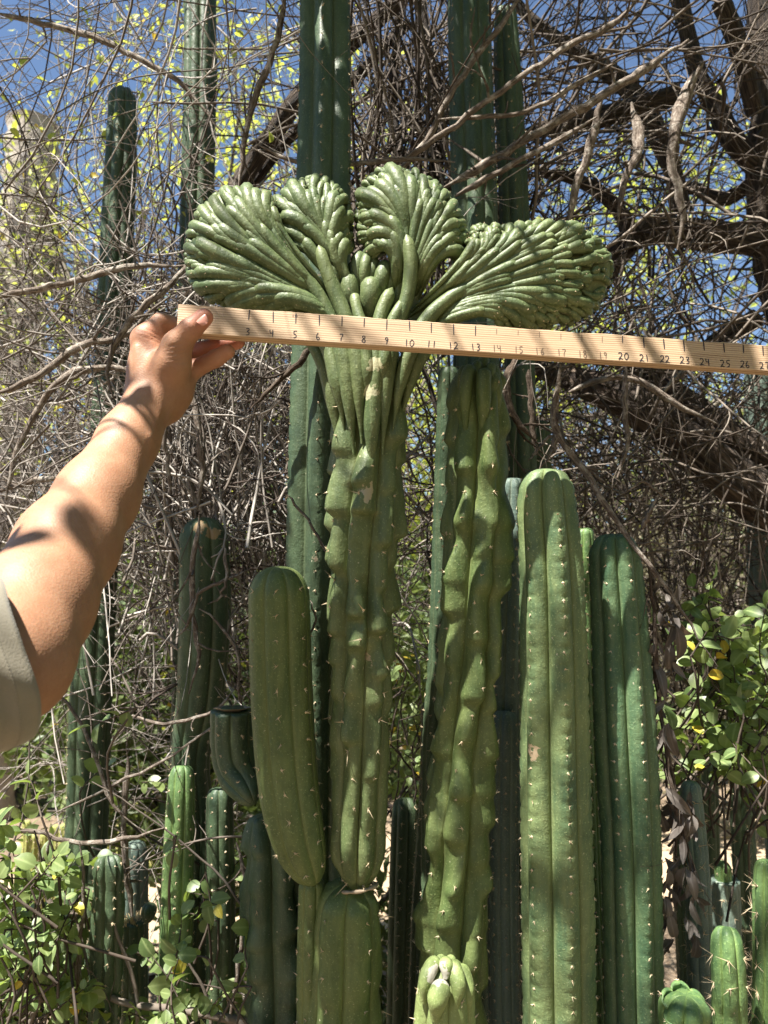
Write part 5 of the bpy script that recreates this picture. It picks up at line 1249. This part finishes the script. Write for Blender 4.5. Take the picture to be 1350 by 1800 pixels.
for k, (lab, px, py, d) in enumerate([("low dark shrub in the gap between the crested cactus base and the lumpy olive column", 700, 1720, 2.2), ("low dark shrub in the gap between the dotted column and the shaded lumpy column", 432, 1700, 2.1), ("low dark shrub behind the foot of the stout sunlit column", 880, 1650, 2.3)]):
    b = P(px, py, d); far_tree(lab, b[0], b[1], 0.55, (0.22, 0.2, 0.55), 2600, 0.025, 'leaf_mid', 50 + k, 0.015, 20, "low_shrub", "low shrubs in the gaps of the bed")
def palm():
    b = P(5, 1000, 6.0); root = empty("palm_tree", (b[0], b[1], 0), "grey palm trunk with ragged dead fronds beyond the vine stems", "tree")
    gg = np.random.default_rng(8); n, sd = 60, 20
    z = np.linspace(-0.05, 5.6, n); c = np.stack([np.full(n, b[0]), np.full(n, b[1]), z], 1)
    R = 0.2 + 0.02 * np.sin(z * 26) + gg.normal(0, 0.004, n)
    v, q = tubes(c[None], R[None], sd); obj("trunk", mesh("trunk", v, q, None, plain("palm_bark", (0.3, 0.265, 0.22), 0.95, 0.4, 12, 0.02, 30), {"var": np.full(len(v), .5)}), root)
    for k in range(46):
        a = gg.uniform(0, 6.28); z0 = gg.uniform(1.6, 5.4); d = np.array([math.cos(a), math.sin(a), 0])
        p0 = np.array([b[0], b[1], z0]) + d * 0.18; pts = cr([p0, p0 + d * 0.22 + [0, 0, -0.12], p0 + d * 0.25 + [0, 0, -0.7 - gg.random() * 0.4]], 8)
        sdv = np.cross(d, [0, 0, 1]); w = np.linspace(0.02, 0.07, 8)[:, None]; w[-1] = 0.01
        V = np.concatenate([pts + sdv * w, pts + d * 0.02, pts - sdv * w]); j = np.arange(7)
        Q = np.concatenate([np.stack([j, j + 1, j + 9, j + 8], 1), np.stack([j + 8, j + 9, j + 17, j + 16], 1)])
        obj("dead_frond", mesh("dead_frond", V, Q, None, M['leaf_dead'], {"var": np.full(24, gg.random())}), root)
palm()

M['gold'] = cactus_mat("golden_spined_skin", (0.2, 0.23, 0.07), (0.34, 0.34, 0.11), (0.46, 0.43, 0.17), 0.8, 0.8)
def clump(label, px, py, d, n, w, hh, seed):
    gg = np.random.default_rng(seed); b = P(px, py, d); root = empty("golden_cactus_clump", (b[0], b[1], 0), label, "cactus", "golden spined cactus clumps across the path")
    for k in range(n):
        x = px + (k - (n - 1) / 2) * w + gg.normal(0, 3); top = py - hh * gg.uniform(0.4, 1.1)
        dd = d + gg.uniform(-0.15, 0.15)
        column([(x, top, dd, w * 0.42), (x, top + 25, dd, w * 0.5)], M['gold'], parent=root, part="stem", n=9, d=0.2, sp=0.03, spine=0.02, count=3, ring=0.02, m=4, seed=seed + k, notch=0, blob=0.003)
clump("golden spined cactus clump on the pale ground below the sleeve", 105, 1500, 3.6, 8, 17, 55, 1)
clump("golden spined cactus clump between the shrub and the fresh green column", 235, 1440, 4.4, 8, 14, 60, 2)
clump("tall pale golden cactus clump behind the scarred column's foot", 268, 1310, 5.2, 7, 11, 90, 3)

# --- cut trunk in the shrub
tr = empty("tree_stump", P(42, 1800, 1.35) * np.array([1, 1, 0]), "short weathered brown trunk half hidden among the shrub leaves", "stump")
limb(tr, [(42, 1590, 1.35, 15), (40, 1650, 1.35, 19), (42, 1760, 1.35, 20), (42, 1960, 1.35, 22)], "trunk", seed=4)

# ------------------------------------------------------------------ leafy boughs overhead (the dappled shade falls from these; added crowns dim the skylight)
def overhead():
    gg = np.random.default_rng(31)
    u = np.cross(TOSUN, [0, 0, 1]); u /= np.linalg.norm(u); v = np.cross(u, TOSUN)
    def uv(p): return np.array([p @ u, p @ v])
    # shaded and sunny places of the bed: (px, py, distance, radius m)
    lit = [uv(P(a, b, c)).tolist() + [r] for a, b, c, r in [(1250, 815, 1.84, .16), (1130, 730, 1.84, .1), (190, 900, .75, .05), (130, 1000, .69, .05), (420, 430, .93, .085), (550, 380, .93, .07), (720, 400, .93, .08), (900, 470, .93, .09), (1000, 470, .94, .06), (650, 640, .92, .05), (640, 800, .92, .06), (620, 1000, .92, .05), (620, 1150, .92, .06), (610, 1300, .92, .06),
           (620, 1420, .92, .05), (830, 760, .95, .05), (830, 900, .95, .05), (950, 830, .93, .04), (960, 960, .92, .06), (960, 1100, .92, .06), (960, 1400, .92, .06), (960, 1600, .92, .06), (960, 1720, .92, .05), (1090, 1250, .97, .03), (1100, 1450, .97, .05), (1100, 1700, .97, .05), (270, 620, .83, .04), (215, 780, .79, .05),
           (330, 560, .83, .05), (700, 580, .86, .06), (900, 600, .88, .07), (1100, 610, .9, .07), (1280, 625, .92, .05), (785, 1740, .84, .06), (60, 1560, 1.1, .10), (140, 1480, 1.1, .07), (320, 1400, 1.38, .06), (1270, 1660, 1.15, .05), (380, 800, 1.4, .16), (150, 800, 1.5, .16), (1260, 1150, 1.4, .12), (1220, 1430, 1.4, .07), (1200, 1260, 1.4, .1), (1310, 1260, 1.4, .12), (1330, 1130, 1.5, .1), (1280, 1680, .95, .09), (1340, 1600, 1.0, .07), (1215, 1450, 1.1, .06), (1210, 1770, .9, .06), (430, 565, .84, .05), (560, 575, .85, .06), (800, 585, .87, .07), (1000, 605, .89, .09), (1100, 612, .9, .09), (1200, 620, .91, .09), (1300, 628, .92, .09), (700, 582, .865, .07), (40, 1660, 1.1, .1), (150, 1700, 1.1, .08), (350, 1620, 1.15, .06), (240, 1780, 1.1, .08)]]
    dark = [uv(P(a, b, c)).tolist() + [r] for a, b, c, r in [(30, 1000, .64, .03), (470, 1300, .95, .10), (480, 1450, .95, .09), (470, 1650, 1.05, .12), (408, 1300, 1.05, .06), (360, 1050, 1.22, .10), (572, 150, 1.2, .16), (572, 40, 1.2, .12), (1070, 1020, .98, .055), (1060, 1150, .97, .03), (1040, 1300, .98, .02),
           (200, 300, 1.7, .14), (200, 500, 1.7, .14), (880, 300, 1.45, .12), (1200, 250, 2.1, .25), (1250, 500, 2.1, .2), (1050, 300, 2.0, .2), (300, 1720, 1.2, .08), (190, 1620, 1.25, .07), (710, 1600, 1.3, .08), (880, 1500, 1.07, .05), (620, 1650, .95, .035), (680, 1300, .95, .02), (860, 1250, .97, .05), (870, 1050, .97, .04), (790, 1400, .97, .05), (1300, 1500, 1.45, .08)]]
    allq = np.array(lit + dark); pass
    root = empty("overhanging_bough", (0.3, -1.6, 0), "leafy bough arching overhead that throws dappled shade on the cacti, with unseen crowns added to cut skylight", "tree")
    # parent limb out of the trunk behind the viewer
    mb = MB(); Vs, Qs, As = [], [], []
    pts = []
    tries = 0
    while len(pts) < 4200 and tries < 60000:
        tries += 1
        a = gg.uniform(allq[:, 0].min() - 0.3, allq[:, 0].max() + 0.3); b = gg.uniform(allq[:, 1].min() - 0.3, allq[:, 1].max() + 0.3)
        nz = math.sin(a * 9.1 + 1.3 * math.sin(b * 7.7)) + math.sin(b * 11.3 + 1.7 * math.sin(a * 6.1 + 1)) + 0.7 * math.sin(a * 23 + b * 17)
        pr = 0.03 if nz > 0.6 else 0.003
        for q in dark:
            if math.hypot(a - q[0], b - q[1]) < q[2]: pr = 0.9
        for q in lit:
            if math.hypot(a - q[0], b - q[1]) < q[2]: pr = min(pr, 0.012)
        if gg.random() > pr: continue
        t = gg.uniform(0.75, 2.0)
        ctr = u * a + v * b + TOSUN * (P(675, 900, 1.0) @ TOSUN + t)
        rel = ctr - CAM; zc = rel @ FW
        if zc > 0.05 and abs(rel @ RT) / zc < 0.56 and abs(rel @ UP) / zc < 0.74: continue
        if ctr[2] < 1.9: continue
        pts.append(ctr)
    pts = np.array(pts); n = len(pts)
    ax = gg.normal(0, 1, (n, 3)); ax /= np.linalg.norm(ax, axis=1, keepdims=True)
    nn = TOSUN + gg.normal(0, 0.45, (n, 3)); b_ = np.cross(nn, ax); b_ /= np.linalg.norm(b_, axis=1, keepdims=True); a_ = np.cross(b_, nn); a_ /= np.linalg.norm(a_, axis=1, keepdims=True)
    s = gg.uniform(0.014, 0.026, (n, 1))
    V = np.stack([pts - a_ * s, pts - a_ * s * 0.3 - b_ * s * 0.55, pts + a_ * s * 0.4 - b_ * s * 0.5, pts + a_ * s, pts + a_ * s * 0.4 + b_ * s * 0.5, pts - a_ * s * 0.3 + b_ * s * 0.55], 1).reshape(-1, 3)
    k = np.arange(n)[:, None] * 6
    Q = np.concatenate([k + np.array([[0, 1, 2, 5]]), k + np.array([[2, 3, 4, 5]])])
    o = obj("crown", mesh("crown", V, Q, None, M['leaf'], {"var": np.repeat(gg.random(n), 6)}, False), root); o["kind"] = "stuff"
    for ctr, rad, nl in [((2.9, -1.4, 2.6), (1.5, 1.6, 1.7), 7000), ((0.6, -4.0, 2.8), (2.4, 1.2, 1.7), 7000), ((-3.8, -0.8, 1.9), (1.0, 1.8, 1.5), 6000), ((3.4, 1.6, 3.0), (1.0, 1.3, 2.0), 6000), ((1.3, 0.2, 3.5), (1.1, 0.8, 0.6), 5000)]:  # unseen leaf masses, added around the camera only to block skylight
        Vc, Qc, ac, _ = leaf_cloud(gg, np.array(ctr), rad, nl, 0.075, 60, shell=0.3)
        sky_blocker = obj("crown", mesh("crown", Vc, Qc, None, M['leaf'], {"var": ac}, False), root); sky_blocker["kind"] = "stuff"
    # carrying limbs
    cen = pts.mean(0); base = np.array([0.3, -1.6, 0])
    tp = cr([base, base + [0.05, 0.02, 1.3], base + [-0.2, 0.2, 2.5], cen], 20)
    vv, q = tubes(tp[None], np.linspace(0.09, 0.02, 20)[None], 10); mb.add(vv, q, a=0.5)
    for kx in range(0, n, 70):
        e = pts[kx]; s0 = tp[int(gg.integers(13, 19))]
        bb = cr([s0, (s0 + e) / 2 + gg.normal(0, 0.08, 3), e], 9)
        rel = bb - CAM; zc = rel @ FW
        if np.any((zc > 0.05) & (np.abs(rel @ RT) < 0.56 * zc) & (np.abs(rel @ UP) < 0.74 * zc)): continue
        vv, q = tubes(bb[None], np.linspace(0.006, 0.0015, 9)[None], 5); mb.add(vv, q, a=0.5)
    obj("trunk", mb.build("trunk", M['twig_dark']), root)
overhead()
print("OBJECTS", len(bpy.data.objects), "TRIS", sum(len(o.data.polygons) * 2 for o in bpy.data.objects if o.type == 'MESH'))
